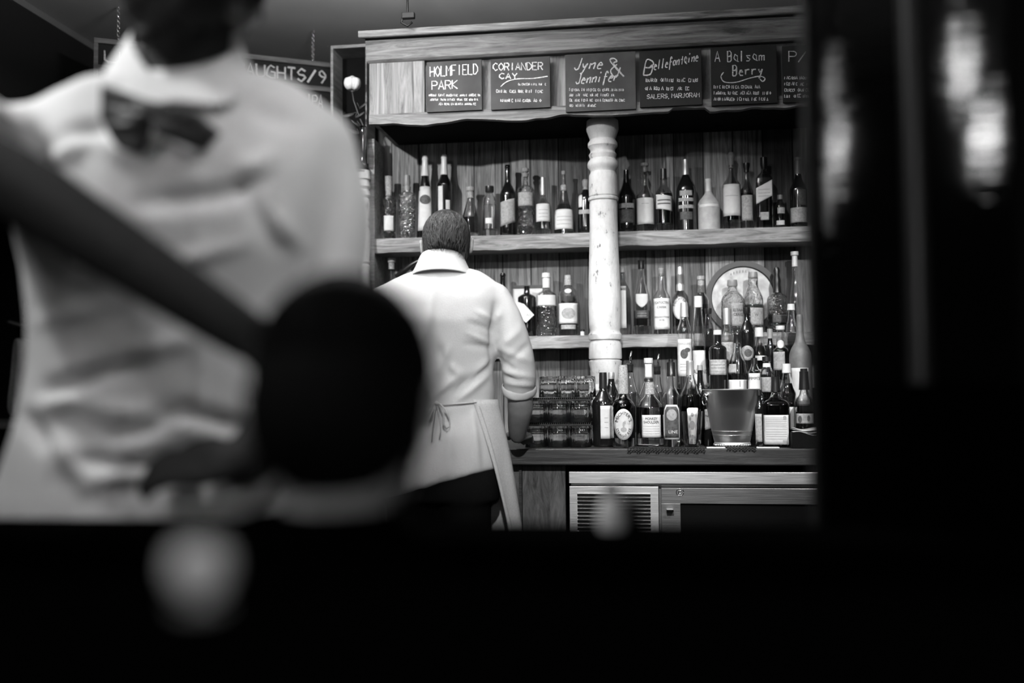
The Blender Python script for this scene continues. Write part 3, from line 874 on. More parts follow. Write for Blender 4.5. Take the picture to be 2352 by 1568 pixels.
bottle('tall dark tapering bottle with white foil neck and flame-shaped white label', 1021, YA, ZA, [(357, 4), (364, 6), (366, 5), (388, 6), (405, 9), (418, 15), (426, 17.5), (536, 18)], 'darkg', cap=[(355, 5), (363, 7.5), (366, 6.5), (388, 7.5), (402, 9)], capm='white', group=top,
       labels=[(430, 520, 5, 'paper', dict(ox=-9, shape='shield')), (462, 500, 5, 'paper', dict(ox=8, shape='shield'))])
bottle('dark squat bottle with pale mushroom stopper behind the barman\'s head', 1081, YA, ZA, [(452, 7), (460, 8), (478, 13), (500, 19), (534, 20)], 'smoke', fill=500, liq='liqd', cap=[(430, 10), (438, 10), (441, 7), (455, 7.5)], capm='cork', group=top)
bottle('clear bottle with dark cap and bright square label low down', 1125, YA, ZA, [(440, 7), (448, 9), (456, 15), (466, 16.5), (534, 17)], 'clear', fill=470, liq='liqc', cap=[(428, 10), (440, 10), (442, 9)], capm='blackp', group=top, labels=[(503, 516, 8, 'white', dict(ox=-2))])
bottle('black wine-shaped bottle with textured grey label, tallest left of the column', 1167, YA, ZA, [(379, 6), (384, 7), (388, 6), (420, 7), (432, 13), (445, 18), (455, 19), (533, 19)], 'darkg', group=top, labels=[(462, 517, 17, 'paperg', dict(slant=-5))])
bottle('clear cut bottle with round wooden stopper and pale band at the shoulder', 1208, YA, ZA, [(398, 5), (425, 6), (429, 14), (436, 19), (446, 21), (533, 20)], 'facet', fill=480, liq='liqc', cap=[(385, 4), (388, 8), (394, 8), (397, 4), (399, 8), (404, 7), (407, 5.5)], capm='cork', group=top, labels=[(445, 476, 17, 'paperg')])
bottle('slim necked bottle with plain white label and no visible cap, left of the column', 1248, YA, ZA, [(409, 5), (430, 5.5), (458, 7), (468, 15), (474, 17.5), (533, 18)], 'clear', fill=500, cap=[(408, 5.5), (440, 6), (450, 6)], capm='foil', group=top, labels=[(470, 511, 16, 'paper', dict(lines=lines(-10, 10, (484, 492, 500)), linem='paperg'))])
bottle('bell-shaped bottle with big white label and thin pale stopper, beside the column', 1296, YA, ZA, [(400, 4), (428, 5), (440, 8), (460, 11), (478, 17), (492, 22), (534, 23)], 'smoke', fill=470, cap=[(393, 5), (399, 5), (402, 3.5), (424, 4), (426, 7), (436, 7), (440, 8)], capm='cork', group=top, labels=[(483, 529, 21.5, 'paper', dict(lines=lines(-16, 16, (500, 508, 517)), linem='paperg'))])
bottle('dark bottle with pale stripe label, partly behind the column on the top shelf', 1346, YA, ZA, [(430, 5), (440, 8), (452, 16), (462, 18), (533, 19)], 'darkg', cap=[(412, 5), (416, 8), (426, 7), (430, 5), (436, 7)], capm='greyp', group=top, labels=[(484, 494, 16, 'paperg'), (449, 478, 4, 'white', dict(ox=-12))])
bottle('black round-shouldered bottle with grey printed label, right beside the column', 1440, YA, ZA, [(391, 6), (420, 8), (432, 12), (448, 20), (458, 22), (530, 22)], 'darkg', group=top, labels=[(470, 481, 17, 'paperg'), (484, 515, 17, 'paperd')])
bottle('bottle with wide flat pale stopper and tall plain white label, right of the column', 1483, YA, ZA, [(392, 4), (396, 6), (404, 9), (414, 7), (428, 8), (440, 13), (450, 20), (530, 21)], 'clear', fill=455, cap=[(375, 9), (381, 9), (384, 4), (396, 4.5)], capm='cork', group=top, labels=[(457, 517, 20, 'paper', dict(lines=lines(-8, 8, (470,)), linem='paperg'))])
bottle('bottle with black capsule and slanting banded label, third right of the column', 1526, YA, ZA, [(402, 6), (412, 8), (428, 9), (440, 17), (450, 20), (530, 20)], 'smoke', fill=446, liq='liqd', cap=[(388, 7), (406, 7.5), (412, 8.5)], capm='blackp', group=top, labels=[(451, 484, 18, 'paper', dict(slant=3, lines=lines(-14, 14, (461, 469), 3), linem='paperd'))])
bottle('big black bottle with silver neck foil and checked grey label', 1577, YA, ZA, [(370, 6), (400, 7), (412, 13), (426, 20), (440, 23), (529, 24)], 'darkg', cap=[(367, 7), (382, 7), (384, 7.5), (402, 8)], capm='foil', group=top, labels=[(441, 453, 14, 'paperg'), (458, 466, 17, 'paperg'), (474, 482, 17, 'paperg'), (490, 508, 14, 'paperd')])
bottle('pale grey stoneware bottle with rounded shoulders and short white neck', 1629, YA, ZA, [(412, 6), (416, 7), (420, 6), (440, 7), (452, 14), (462, 22), (472, 25), (529, 25)], 'stone', cap=[(411, 7), (417, 7.5), (419, 6.5), (440, 7)], capm='white', group=top, labels=[(472, 478, 24, 'white')])
bottle('tall bottle with ball stopper and big white label, highest right of the column', 1682, YA, ZA, [(380, 6), (396, 7), (412, 12), (422, 19), (432, 21), (526, 20)], 'smoke', fill=430, liq='liqd', cap=[(350, 5), (358, 9), (364, 8), (368, 7), (376, 7), (380, 5), (386, 6.5)], capm='greyp', group=top, labels=[(426, 498, 20, 'paper', dict(lines=lines(-14, 14, (452,)), linem='paperg'))])
bottle('slim bottle with black cap and grey-white label beside the ball-stoppered bottle', 1717, YA, ZA, [(386, 5), (410, 6), (425, 9), (440, 14), (525, 14.5)], 'smoke', fill=445, cap=[(375, 8), (382, 8), (390, 6), (395, 6)], capm='blackp', group=top, labels=[(450, 508, 12.5, 'paperg')])
bottle('square-sided bottle with bright slanting white label, near the right end of the top shelf', 1757, YA, ZA, [(384, 5), (396, 7), (404, 14), (412, 19), (522, 19)], 'smoke', fill=420, liq='liqd', cap=[(362, 8), (378, 8), (388, 6)], capm='blackp', group=top, sq=5, labels=[(426, 462, 18, 'paper', dict(slant=-9, lines=lines(-13, 13, (438, 446, 453)), linem='paperg')), (490, 508, 9, 'paperg')])
bottle('small dark bottle with two pale labels, right of the slanting-label bottle', 1793, YA + .01, ZA, [(452, 4), (462, 6), (472, 11), (480, 12), (522, 12.5)], 'smoke', fill=480, liq='liqd', cap=[(448, 6), (458, 6)], capm='greyp', group=top, labels=[(478, 492, 8, 'paperg', dict(ox=2)), (508, 518, 9, 'paper')])
bottle('tall dark bottle with long pale neck, last on the top shelf beside the dark screen', 1836, YA, ZA, [(364, 6), (402, 7), (414, 10), (428, 17), (438, 20), (520, 20)], 'darkg', cap=[(362, 8), (367, 8), (369, 6.5), (400, 7.5)], capm='greyp', group=top, labels=[(479, 513, 19, 'paperg'), (438, 474, 8, 'paperd', dict(ox=8))])

# ---- middle shelf
YM = 4.335; ZM = Z3 + .001; mid = 'bottles on the middle shelf'
bottle('bottle with pale flat cap on the middle shelf, left of the rear barman', 900, YM, ZM, [(598, 6), (640, 7), (655, 16), (772, 18)], 'smoke', cap=[(593, 9), (602, 9), (604, 7), (618, 7)], capm='cork', group=mid)
bottle('black bottle whose neck shows above the rear barman\'s shoulder', 1156, YM, ZM, [(627, 5), (632, 7), (636, 6), (668, 7), (685, 20), (770, 21)], 'darkg', group=mid)
bottle('black broad-shouldered bottle beside the rear barman\'s right sleeve', 1211, YM, ZM, [(657, 7), (664, 6.5), (674, 7.5), (679, 17), (684, 21), (768, 21)], 'darkg', group=mid)
bottle('embossed clear bottle with tall white cap and white shoulder label', 1256, YM, ZM, [(655, 8), (662, 7), (668, 10), (674, 20), (680, 23), (768, 24)], 'facet', fill=706, liq='liqc', cap=[(627, 10), (637, 10.5), (639, 8), (641, 9.5), (661, 9)], capm='white', group=mid, labels=[(679, 703, 23, 'paper')])
bottle('round-shouldered bottle with white square label framing a dark panel', 1306, YM, ZM, [(645, 8), (656, 8), (662, 14), (672, 22), (684, 24), (768, 24)], 'clear', fill=700, cap=[(632, 7.5), (640, 7.5), (643, 8), (655, 8.5)], capm='cork', group=mid,
       labels=[(698, 744, 22, 'paper', dict(art=[(0, 721, 15, 13)], artm='paperg')), (747, 757, 17, 'paperg'), (664, 675, 8, 'paper', dict(shape='oval'))])
bottle('tall bottle half hidden behind the right side of the column, with white strip label', 1431, YM, ZM, [(625, 5), (645, 7), (660, 14), (670, 17), (768, 17)], 'smoke', cap=[(613, 5), (618, 7), (626, 7)], capm='greyp', group=mid, labels=[(658, 754, 9, 'paper', dict(ox=-1))])
bottle('bell bottle with black stopper and pale shield label on the middle shelf', 1475, YM, ZM, [(612, 6), (632, 7), (648, 9), (664, 14), (684, 19), (768, 20)], 'clear', fill=715, liq='liqd', cap=[(598, 8), (603, 7), (612, 7.5), (618, 7)], capm='blackp', group=mid,
       labels=[(676, 707, 14, 'paper', dict(shape='shield')), (714, 732, 16, 'paperd', dict(lines=lines(-10, 10, (720, 726)), linem='paperg'))])
bottle('slim-necked clear bottle with tall rectangular white lettered label, middle shelf', 1521, YM, ZM, [(628, 6), (648, 8), (664, 9), (674, 15), (684, 19), (766, 19)], 'clear', fill=690, cap=[(616, 7), (620, 7), (622, 6), (634, 6)], capm='greyp', group=mid,
       labels=[(686, 757, 18.5, 'paper', dict(text=[('CATOCTIN', -14, 14, 699, 6), ('CREEK', -10, 10, 709, 5), ('ROUNDSTONE', -15, 15, 731, 4), ('RYE', -5, 5, 738, 4)]))])
bottle('bottle with pale oval label on the middle shelf, behind the fruit-label bottle', 1564, YM, ZM, [(630, 8), (655, 8), (668, 9), (680, 17), (690, 19), (766, 19)], 'smoke', fill=700, liq='liqd', cap=[(613, 6), (620, 7), (640, 8), (650, 7), (655, 9), (668, 9)], capm='foil', group=mid,
       labels=[(683, 735, 17, 'paper', dict(shape='oval', text=[("MICHTER'S", 0, 0, 0, 6, 'ink', (0, 709, 11, 19, 165, 15))]))])
bottle('bottle with corked neck, on the middle shelf left of the round tray', 1612, YM, ZM, [(642, 6), (660, 8), (674, 9), (690, 17), (766, 17)], 'smoke', fill=700, cap=[(634, 9), (642, 9), (644, 7), (672, 8)], capm='cork', group=mid)
bottle('bright squat bottle with dark cap and two-line lettered label, before the round tray', 1684, YM - .02, ZM, [(653, 10), (668, 11), (674, 17), (684, 24), (694, 26), (766, 26)], 'facet', fill=742, cap=[(643, 11), (655, 12), (658, 10.5)], capm='greyp', group=mid,
       labels=[(697, 750, 13, 'paperg', dict(ox=11, text=[('ELIJAH', 1, 22, 717, 7), ('CRAIG', 2, 21, 727, 7)]))])
bottle('bright bottle with dark cap and grey label, centred before the round tray', 1732, YM - .02, ZM, [(636, 11), (655, 11), (666, 14), (680, 20), (690, 22), (766, 21)], 'facet', fill=700, liq='liqd', cap=[(625, 10), (634, 11), (639, 11)], capm='greyp', group=mid,
       labels=[(708, 747, 15, 'paperg', dict(ox=8, text=[('W', 2, 10, 727, 6)]))])
bottle('bottle with black turned grinder-like neck, right of the round tray', 1787, YM - .01, ZM, [(616, 5), (622, 7), (630, 5), (642, 8), (652, 7), (672, 9), (680, 20), (690, 23), (766, 23)], 'facet', fill=722, liq='liqd', cap=[(614, 5), (622, 7.5), (631, 6), (644, 9), (654, 8), (672, 10)], capm='blackp', group=mid, labels=[(724, 742, 16, 'paperd', dict(ox=5))])
bottle('very tall clear bottle with pale cap on the middle shelf beside the dark screen', 1829, YM - .01, ZM, [(598, 5), (630, 6), (650, 8), (680, 13), (700, 15), (765, 16)], 'clear', cap=[(578, 9), (586, 9), (588, 6), (612, 6.5)], capm='white', group=mid)

# round tin tray
pc = at(1706, 672, 4.395); rt = 84 * mpp(pc); ZT = ZM
zc = ZM + rt + .001
tt = thing('round_tray', (pc.x, 4.4, ZM), 'round tin tray with dark rim and pale face, leaning behind bottles on the middle shelf', 'tray')
tl = Matrix.Rotation(R(90), 3, 'X')
def disc(prof): return MB().lathe((pc.x, 4.395, zc), prof, 56, tilt=tl)
link('tray_face', disc([(rt * .83, -.001), (rt * .83, .001)]), M['tin'], tt, 'auto')
link('tray_rim', disc([(rt * .83, -.004), (rt * .86, .012), (rt, .012), (rt, .006), (rt * .9, -.006)]), M['tind'], tt, 'auto')
mm = MB(); v, f, W, H = text2d('MARTINI')
for a, b2 in v:
    an = R(118 - 56 * a / W); rr = rt * .66 + b2 / H * .011; mm.v.append((pc.x + rr * math.cos(an), 4.3935, zc + rr * math.sin(an)))
mm = MB()
for k in range(9):
    an = R(115 - k * 6.5); mm.box(pc.x + rt * .72 * math.cos(an) - .002, pc.x + rt * .72 * math.cos(an) + .002, 4.3925, 4.3935, zc + rt * .72 * math.sin(an) - .005, zc + rt * .72 * math.sin(an) + .005)
link('worn_print', mm, M['paperg'], tt, False)

# picture with black top edge and pointed card beside the rear barman
x0, x1, za, zb_ = quad_on(1178, 656, 1247, 770, 4.40)
t = thing('framed_picture', ((x0 + x1) / 2, 4.4, ZM), 'white picture with a black top edge behind the broad-shouldered black bottle', 'picture')
link('picture_sheet', MB().box(x0, x1, 4.398, 4.404, ZM, zb_ - .012), M['paper'], t, False)
link('top_edge', MB().box(x0, x1, 4.392, 4.406, zb_ - .012, zb_), M['blackp'], t, False)
Yc = 4.265; m = MB().poly([at(a, b_2, Yc) for a, b_2 in ((1180, 690), (1204, 698), (1227, 723), (1208, 741), (1192, 728))], (0, 1, 0), .0015)
m.v = m.v
zlow = min(v[2] for v in m.v)
t = thing('pointed_card', (at(1205, 720, Yc).x, Yc, ZM), 'white folded card with a pointed corner beside the rear barman\'s right shoulder', 'card')
link('card_face', m, M['paper'], t, False); link('card_stand', MB().box(at(1196, 700, Yc).x, at(1202, 700, Yc).x, Yc + .0016, Yc + .006, ZM, zlow + .03), M['blackp'], t, False)
mm = MB(); v, f, W, H = text2d('AS')
for a, b2 in v: mm.v.append(tuple(at(1208 + a / W * 12, 726 - b2 / H * 6, Yc - .001)))
mm.f = f; link('card_lettering', mm, M['inkg'], t, False)
c = at(1338, 766, 4.3); t = thing('small_jar', (c.x, 4.3, ZM), 'tiny jar with pale lid beside the column on the middle shelf', 'jar')
link('jar_body', MB().lathe((c.x, 4.3, 0), [(.009, ZM), (.009, ZM + .018)], 16), M['white'], t, 'auto'); link('jar_lid', MB().lathe((c.x, 4.3, 0), [(.01, ZM + .0185), (.01, ZM + .026), (.003, ZM + .028)], 16), M['blackp'], t, 'auto')
# dark curled strap-like thing left of barman's head
pts = [at(912, 634, 4.32), at(928, 622, 4.31), at(945, 608, 4.3), at(962, 598, 4.3), at(975, 594, 4.3)]
sp = [at(930, 770, 4.32), at(926, 700, 4.32)]
tag(link('coiled_ladle', MB().tube([Vector((sp[0].x, 4.32, ZM)), sp[1], at(916, 648, 4.32)] + pts, [.006, .006, .008, .012, .014, .011, .008, .006], 10), M['blackp']), 'black curved handle sticking up left of the rear barman\'s head', 'handle')

# ---- stepped rear bottles
stp = 'bottles on the stepped riser'
YT2, YT1 = 4.105, 4.012
bottle('bottle with white label bearing a dark mango drawing', 1574, YT2, T2 + .001, [(728, 9), (740, 11), (756, 16), (768, 17), (892, 17)], 'clear', fill=866, liq='liqd', cap=[(695, 8), (700, 8.5), (728, 10)], capm='foil', group=stp,
       labels=[(779, 864, 16.5, 'paper', dict(text=[('TARQUINS', -13, 13, 792, 5, 'inkg')], art=[(-1, 813, 8, 11), (6, 804, 6, 5)], lines=lines(-10, 10, (836, 842, 850)), linem='paperg'))])
bottle('very tall tapering bottle with white cap and long white label, beside the mango-label bottle', 1607, 4.145, T2 + .001, [(700, 9), (725, 10), (750, 12), (790, 15), (840, 18), (896, 22)], 'clear', fill=795, liq='liqd', cap=[(680, 9), (704, 9.5), (706, 9)], capm='white', group=stp,
       labels=[(805, 890, 18, 'paper', dict(shape='cone', text=[('GALLIANO', -17, 17, 858, 10)]))])
bottle('slender bottle with dark cap and pale liquor, behind the very tall tapering one', 1630, 4.195, T2 + .001, [(720, 7), (735, 8), (755, 11), (775, 13), (888, 13)], 'smoke', fill=755, cap=[(708, 8), (714, 8), (721, 7)], capm='blackp', group=stp)
bottle('clear bottle with pale ribbed cap, seen below the squat bright bottle', 1672, 4.18, T2 + .001, [(745, 8), (760, 10), (772, 14), (782, 16), (888, 16)], 'clear', fill=770, liq='liqc', cap=[(708, 8), (712, 8.5), (745, 8)], capm='foil', group=stp, labels=[(786, 830, 14, 'paperg')])
bottle('dark bottle with white screw cap and grey banded label', 1651, YT1, T1 + .001, [(768, 8), (790, 9), (796, 17), (802, 20), (935, 20)], 'darkg', cap=[(758, 9), (768, 9.5), (769, 8.5)], capm='white', group=stp,
       labels=[(826, 861, 19.5, 'paperg', dict(lines=lines(-15, 15, (834, 841, 849)), linem='paper'))])
bottle('clear sloping-shouldered bottle with dark neck foil and white lower label', 1696, YT1, T1 + .001, [(788, 8), (805, 10), (825, 16), (845, 21), (860, 23), (935, 23)], 'clear', fill=858, liq='liqd', cap=[(765, 8), (768, 8.5), (770, 7.5), (787, 8.5)], capm='blackp', group=stp,
       labels=[(872, 900, 21, 'paper', dict(lines=[(4, 5, 874, 14)], linem='ink')), (836, 856, 9, 'paperg', dict(ox=-12))])
bottle('black bottle with round grey emblem label on the riser', 1718, YT2 + .005, T2 + .001, [(712, 6), (735, 7), (750, 14), (765, 18), (890, 18)], 'darkg', cap=[(706, 8), (716, 8), (721, 6.5)], capm='blackp', group=stp, labels=[(794, 828, 15, 'paperg', dict(shape='oval', art=[(2, 811, 8, 9)]))])
bottle('bottle with short white cap and bright neck, right of the round-emblem bottle', 1747, 4.195, T2 + .001, [(770, 8), (785, 9), (800, 14), (815, 18), (935, 18)], 'clear', fill=822, liq='liqd', cap=[(752, 9), (773, 10)], capm='white', group=stp, labels=[(817, 828, 14, 'paper'), (848, 860, 14, 'paperg')])
bottle('bottle with grey cap and dark glass, between two pale-capped bottles', 1771, 4.14, T2 + .001, [(776, 5), (788, 6), (800, 9), (890, 10)], 'darkg', cap=[(755, 6), (777, 6.5)], capm='greyp', group=stp)
bottle('clear bottle with pale cap and round white seal, in front of the shelf edge', 1795, YT2, T2 + .001, [(757, 8), (780, 9), (796, 11), (803, 17), (810, 18), (892, 18)], 'clear', fill=850, liq='liqd', cap=[(748, 10), (756, 10), (758, 8.5)], capm='white', group=stp,
       labels=[(781, 800, 8, 'paper', dict(shape='oval')), (808, 850, 13, 'paperg', dict(ox=-4))])
bottle('clear bottle with pale ribbed cap and bright neck, next to the dusty bottle', 1821, 4.19, T2 + .001, [(712, 7), (730, 8), (750, 12), (765, 14), (890, 14)], 'clear', fill=765, cap=[(698, 8), (712, 9)], capm='white', group=stp)
bottle('dull dusty grey bottle with sloping shoulders, largest near the dark screen', 1841, YT1 - .001, T1 + .001, [(722, 6), (726, 7), (760, 8), (785, 12), (800, 20), (820, 25), (935, 25)], 'dusty', group=stp, labels=[(845, 920, 19, 'paper', dict(ox=-2))])
bottle('clear tapering bottle with white cap, glowing bright right of the bucket', 1810, 3.92, Z_C + .001, [(857, 9), (870, 11), (890, 16), (905, 21), (925, 18), (1020, 18)], 'clear', fill=880, liq='liqc', cap=[(835, 9.5), (856, 10)], capm='white', group=stp, labels=[(934, 985, 16, 'paper')])
bottle('small black-capped bottle with white lettered label just behind the bucket rim', 1736, 3.925, Z_C + .001, [(836, 7), (846, 10), (854, 14), (1020, 15)], 'clear', fill=852, liq='liqd', cap=[(822, 7), (836, 7.5)], capm='blackp', group=stp, labels=[(857, 906, 13, 'paper', dict(text=[("PIMM'S", -11, 11, 872, 7)]))])
bottle('clear bottle with dark cap above the bucket\'s right rim', 1763, 3.995, T1 + .001, [(830, 8), (842, 10), (852, 13), (860, 15), (935, 16)], 'clear', fill=860, liq='liqc', cap=[(819, 10), (830, 10)], capm='blackp', group=stp, labels=[(834, 843, 9, 'white'), (866, 900, 13, 'paperg')])

# ---- front row on the counter
fr_ = 'bottles on the counter'
Y1, Y2_ = 3.81, 3.90
ZC = Z_C + .001
bottle('black wine bottle with narrow white label, left end of the counter bottles', 1387, Y1 + .05, ZC, [(857, 7.5), (864, 8.5), (866, 8), (895, 9), (908, 16), (920, 24), (932, 27), (1026, 26)], 'darkg', cap=[(855, 8.5), (862, 9), (892, 9.5)], capm='blackp', group=fr_,
       labels=[(931, 1006, 11, 'paper', dict(ox=4, lines=lines(2, 10, (958, 968, 980)), linem='inkg')), (931, 1005, 3, 'paperg', dict(ox=18.5))])
bottle('dark bottle with a light screw ring, just behind the wine bottle', 1406, 4.0, ZC, [(862, 7), (880, 8), (898, 14), (915, 20), (1021, 20)], 'darkg', cap=[(855, 7), (862, 7.5), (872, 7)], capm='foil', group=fr_)
bottle('dark whiskey bottle with large white oval label ringed by lettering, front row', 1433, Y1, ZC, [(893, 10), (903, 11), (912, 13), (920, 21), (930, 26), (940, 27), (1027, 26)], 'smoke', fill=923, liq='liqd', cap=[(873, 11), (891, 11.5), (893, 12), (904, 12)], capm='cork', group=fr_,
       labels=[(938, 1009, 22, 'paper', dict(shape='oval', text=[("MICHTER'S", 0, 0, 0, 7, 'ink', (0, 973, 12.2, 22, 168, 12)), ('STRAIGHT RYE', 0, 0, 0, 5.5, 'ink', (0, 973, 17.5, 29.5, 200, 340)), ('US 1', 9, 17, 973, 4, 'inkg')], art=[(0, 985, 6.5, 5), (0, 974, 2.2, 7), (3, 969, 1.5, 4)], artm='inkg')), (894, 904, 10, 'paper', dict(n='neck_label'))])
bottle('grey wooden-capped bottle directly behind the dark oval-label whiskey bottle', 1433, 3.915, ZC, [(866, 9), (890, 10), (905, 15), (920, 18), (1020, 18)], 'smoke', cap=[(838, 10), (850, 11), (868, 12), (888, 12)], capm='cork', group=fr_)


def pourer(t, x, y0, y1, Y):
    a = at(x, y1, Y); b_ = at(x - 1, (y0 + y1) / 2, Y); c_ = at(x + 2, y0, Y)
    link('pour_spout', MB().tube([a - Vector((0, 0, .005)), b_, c_], [.0045, .004, .003], 8), M['chrome'], t)


def pbottle(label, x, y_sp, ycap, Y, prof, **k):
    t = bottle(label, x, Y, ZC, prof, cap=[(ycap, 6), (ycap + 4, 9), (ycap + 8, 8), (ycap + 22, 8)], capm='blackp', group=fr_, **k); pourer(t, x, y_sp, ycap, Y); return t


pbottle('clear bottle with bright curved metal pour spout, right of the column', 1449, 806, 833, 4.0, [(850, 8), (868, 10), (890, 15), (905, 20), (1018, 20)], glass_='clear', fill=900)
pbottle('clear bottle with thin dull pour spout between two capped bottles', 1512, 812, 838, 4.005, [(852, 8), (880, 9), (900, 13), (915, 17), (1018, 17)], glass_='clear', fill=900)
bottle('flared clear bottle with grey cap and square white lettered label, front row', 1494, Y1 + .015, ZC, [(893, 10), (905, 11), (912, 15), (924, 25), (934, 31), (944, 32), (1027, 32)], 'clear', fill=935, cap=[(878, 10), (884, 10.5), (892, 10), (893, 11), (905, 11.5)], capm='cork', group=fr_, turn=R(0),
       labels=[(952, 1003, 21, 'paper', dict(ox=3, text=[('MONKEY', -10, 16, 963, 6), ('SHOULDER', -14, 19, 971, 6)], lines=lines(-16, 20, (977, 983, 988, 994), .8)))])
bottle('clear bottle with white cap and white neck strip, behind the flared bottle', 1492, Y2_ + .02, ZC, [(832, 9), (868, 10), (876, 11), (900, 20), (915, 25), (1020, 25)], 'clear', cap=[(822, 10), (832, 10.5), (834, 9.5)], capm='white', group=fr_, labels=[(836, 867, 8, 'paper'), (869, 876, 10, 'blackp', dict(n='neck_band'))])
bottle('clear thick-based bottle with arched dark label outlined in white, front row', 1544, Y1 - .03, ZC, [(858, 8), (866, 9), (888, 10), (898, 14), (908, 19), (918, 21), (1027, 20)], 'clear', fill=1016, liq='liqc', cap=[(824, 6), (830, 6), (832, 10), (856, 10), (857, 10.5), (864, 10.5)], capm='blackp', group=fr_,
       labels=[(929, 1008, 17.5, 'paper', dict(shape='arch')), (933, 1004, 15, 'paperd', dict(shape='arch', off=.0013, text=[('LINE', -7, 12, 994, 7, 'paper')], art=[(0, 952, 11, 13)], artm='paperg'))])
bottle('sloping-shouldered bottle with pale foil neck, behind the glass of banknotes', 1588, Y2_, ZC, [(860, 9), (868, 10), (885, 15), (900, 21), (912, 25), (1020, 25)], 'clear', fill=905, liq='liqd', cap=[(828, 8.5), (832, 9), (834, 8.5), (861, 9.5)], capm='foil', group=fr_)
bottle('square black bottle with large white back label right of the bucket', 1784, 3.85, ZC, [(897, 10), (906, 11), (914, 15), (922, 26), (932, 30), (1022, 30)], 'smoke', fill=918, liq='liqd', cap=[(865, 10), (872, 9.5), (880, 10), (900, 11)], capm='blackp', group=fr_, sq=5,
       labels=[(952, 1019, 27, 'paper', dict(lines=lines(-23, 23, (958, 962, 966, 970, 974, 978, 984, 990, 995, 1000, 1006), .7) + [(14, 23, 1009, 5)], art=[(19, 958, 4, 4)], artm='inkg'))])
bottle('bottle with black neck and picture label, against the dark screen', 1850, Y1 + .01, ZC, [(880, 8), (905, 11), (915, 17), (925, 21), (1024, 22)], 'clear', fill=945, cap=[(846, 8), (852, 8), (853, 10), (862, 10), (880, 11), (895, 12)], capm='blackp', group=fr_, labels=[(949, 972, 19, 'paperg', dict(art=[(-10, 962, 4, 8), (8, 960, 3, 7)]))])
bottle('small bitters bottle with pale paper label left of the bucket', 1627, 3.90, ZC, [(923, 5), (933, 7), (942, 9), (1024, 9)], 'darkg', cap=[(915, 6), (930, 7)], capm='blackp', group=fr_, labels=[(938, 985, 7, 'paperg', dict(slant=-2))], lean=-.0)
bottle('small black bottle with tall plain pale label right of the bucket', 1746, 3.765, ZC, [(905, 4), (922, 5), (934, 9), (940, 10), (1027, 9)], 'darkg', cap=[(895, 5), (908, 5.5)], capm='blackp', group=fr_, labels=[(950, 1014, 8, 'paperg', dict(ox=-3))])
bottle('dark bottle beside the glass of banknotes, in the gap before the bucket', 1609, 4.0, T1 + .001, [(850, 6), (880, 7), (898, 12), (910, 14), (935, 14)], 'darkg', cap=[(838, 6), (850, 7)], capm='greyp', group=fr_)

# glass of banknotes
def tumbler(mb, cx, cy, z, r0, r1, h, th=.0022, base=.008, seg=28, inv=False, flut=0):
    o = [(r0 * .9, 0), (r0, .003), (r0 + (r1 - r0) * .5, h * .5), (r1, h), (r1 - th, h), (r0 + (r1 - r0) * .5 - th, h * .5), (r0 - th, base), (.001, base)]
    rs = []
    for r, zz in o:
        zz = h - zz if inv else zz; ring = []
        for j in range(seg):
            a = 2 * math.pi * j / seg; k = 1 + (flut * math.cos(a * 12) if flut else 0)
            ring.append((cx + r * k * math.cos(a), cy + r * k * math.sin(a), z + zz))
        rs.append(ring)
    if inv: rs = [x[::-1] for x in rs]
    return mb.rings(rs, True, True)


cn = at(1591, 1025, 3.775); r1 = 25 * mpp(cn); r0 = 19 * mpp(cn)
t = thing('banknote_glass', (cn.x, 3.775, ZC), 'clear tapered glass beside the bucket that holds folded banknotes', 'glass')
link('glass_wall', tumbler(MB(), cn.x, 3.775, ZC, r0, r1, .135), M['clear'], t, 'auto')
def money():
    m, N, L, b = nt('banknote')
    tc = N.new('ShaderNodeTexCoord'); mp = N.new('ShaderNodeMapping'); mp.inputs['Scale'].default_value = (60, 60, 25); n = N.new('ShaderNodeTexVoronoi'); n.inputs['Scale'].default_value = 1.4
    L.new(tc.outputs['Object'], mp.inputs[0]); L.new(mp.outputs[0], n.inputs['Vector'])
    cr = N.new('ShaderNodeValToRGB'); e = cr.color_ramp.elements; e[0].position = .1; e[0].color = (.2, .2, .2, 1); e[1].position = .5; e[1].color = (.62, .62, .62, 1)
    L.new(n.outputs['Distance'], cr.inputs[0]); L.new(cr.outputs[0], b.inputs['Base Color']); b.inputs['Roughness'].default_value = .9
    return m
M['money'] = money()
fd = face_dir(cn); sd = Vector((-fd.y, fd.x, 0))
for k in range(4):
    nb = thing('banknote', (cn.x, 3.775, ZC + .02), ('front banknote with an oval portrait, folded upright in the glass', 'second banknote in the glass, edge just showing behind the front one', 'third banknote in the glass, behind the second', 'rearmost banknote in the glass, tallest at the right')[k], 'banknote', 'banknotes in the glass')
    off = .019 - k * .008; w0 = .017 if k in (0, 3) else .02; 
    m = MB().grid(lambda u, v: Vector((cn.x, 3.775, ZC + .014 + v * (.128 + k * .002))) + fd * (off + .003 * math.sin(u * 3 + k) - .004 * (1 - v)) + sd * (u * (w0 * .62 + w0 * .38 * v) + .001 * k * v), [-1, -.5, 0, .5, 1], [0, .25, .5, .75, 1])
    link('note_sheet', m, M['money'], nb, True, solid=.0004)
    if k == 0:
        m = MB()
        for (v_, w_, h_) in ((.2, .006, .009), (.55, .010, .016), (.85, .005, .008)):
            b0 = len(m.v)
            for j in range(20):
                a = 2 * math.pi * j / 20; vv_ = v_ + h_ / .128 * math.sin(a)
                u = w_ * math.cos(a); m.v.append(tuple(Vector((cn.x, 3.775, ZC + .014 + vv_ * .128)) + fd * (off + .0035 + .002 * 0 - .004 * (1 - vv_)) + sd * u))
            m.f.append(tuple(range(b0, b0 + 20)))
        link('portrait_oval', m, M['inkg'], nb, False)

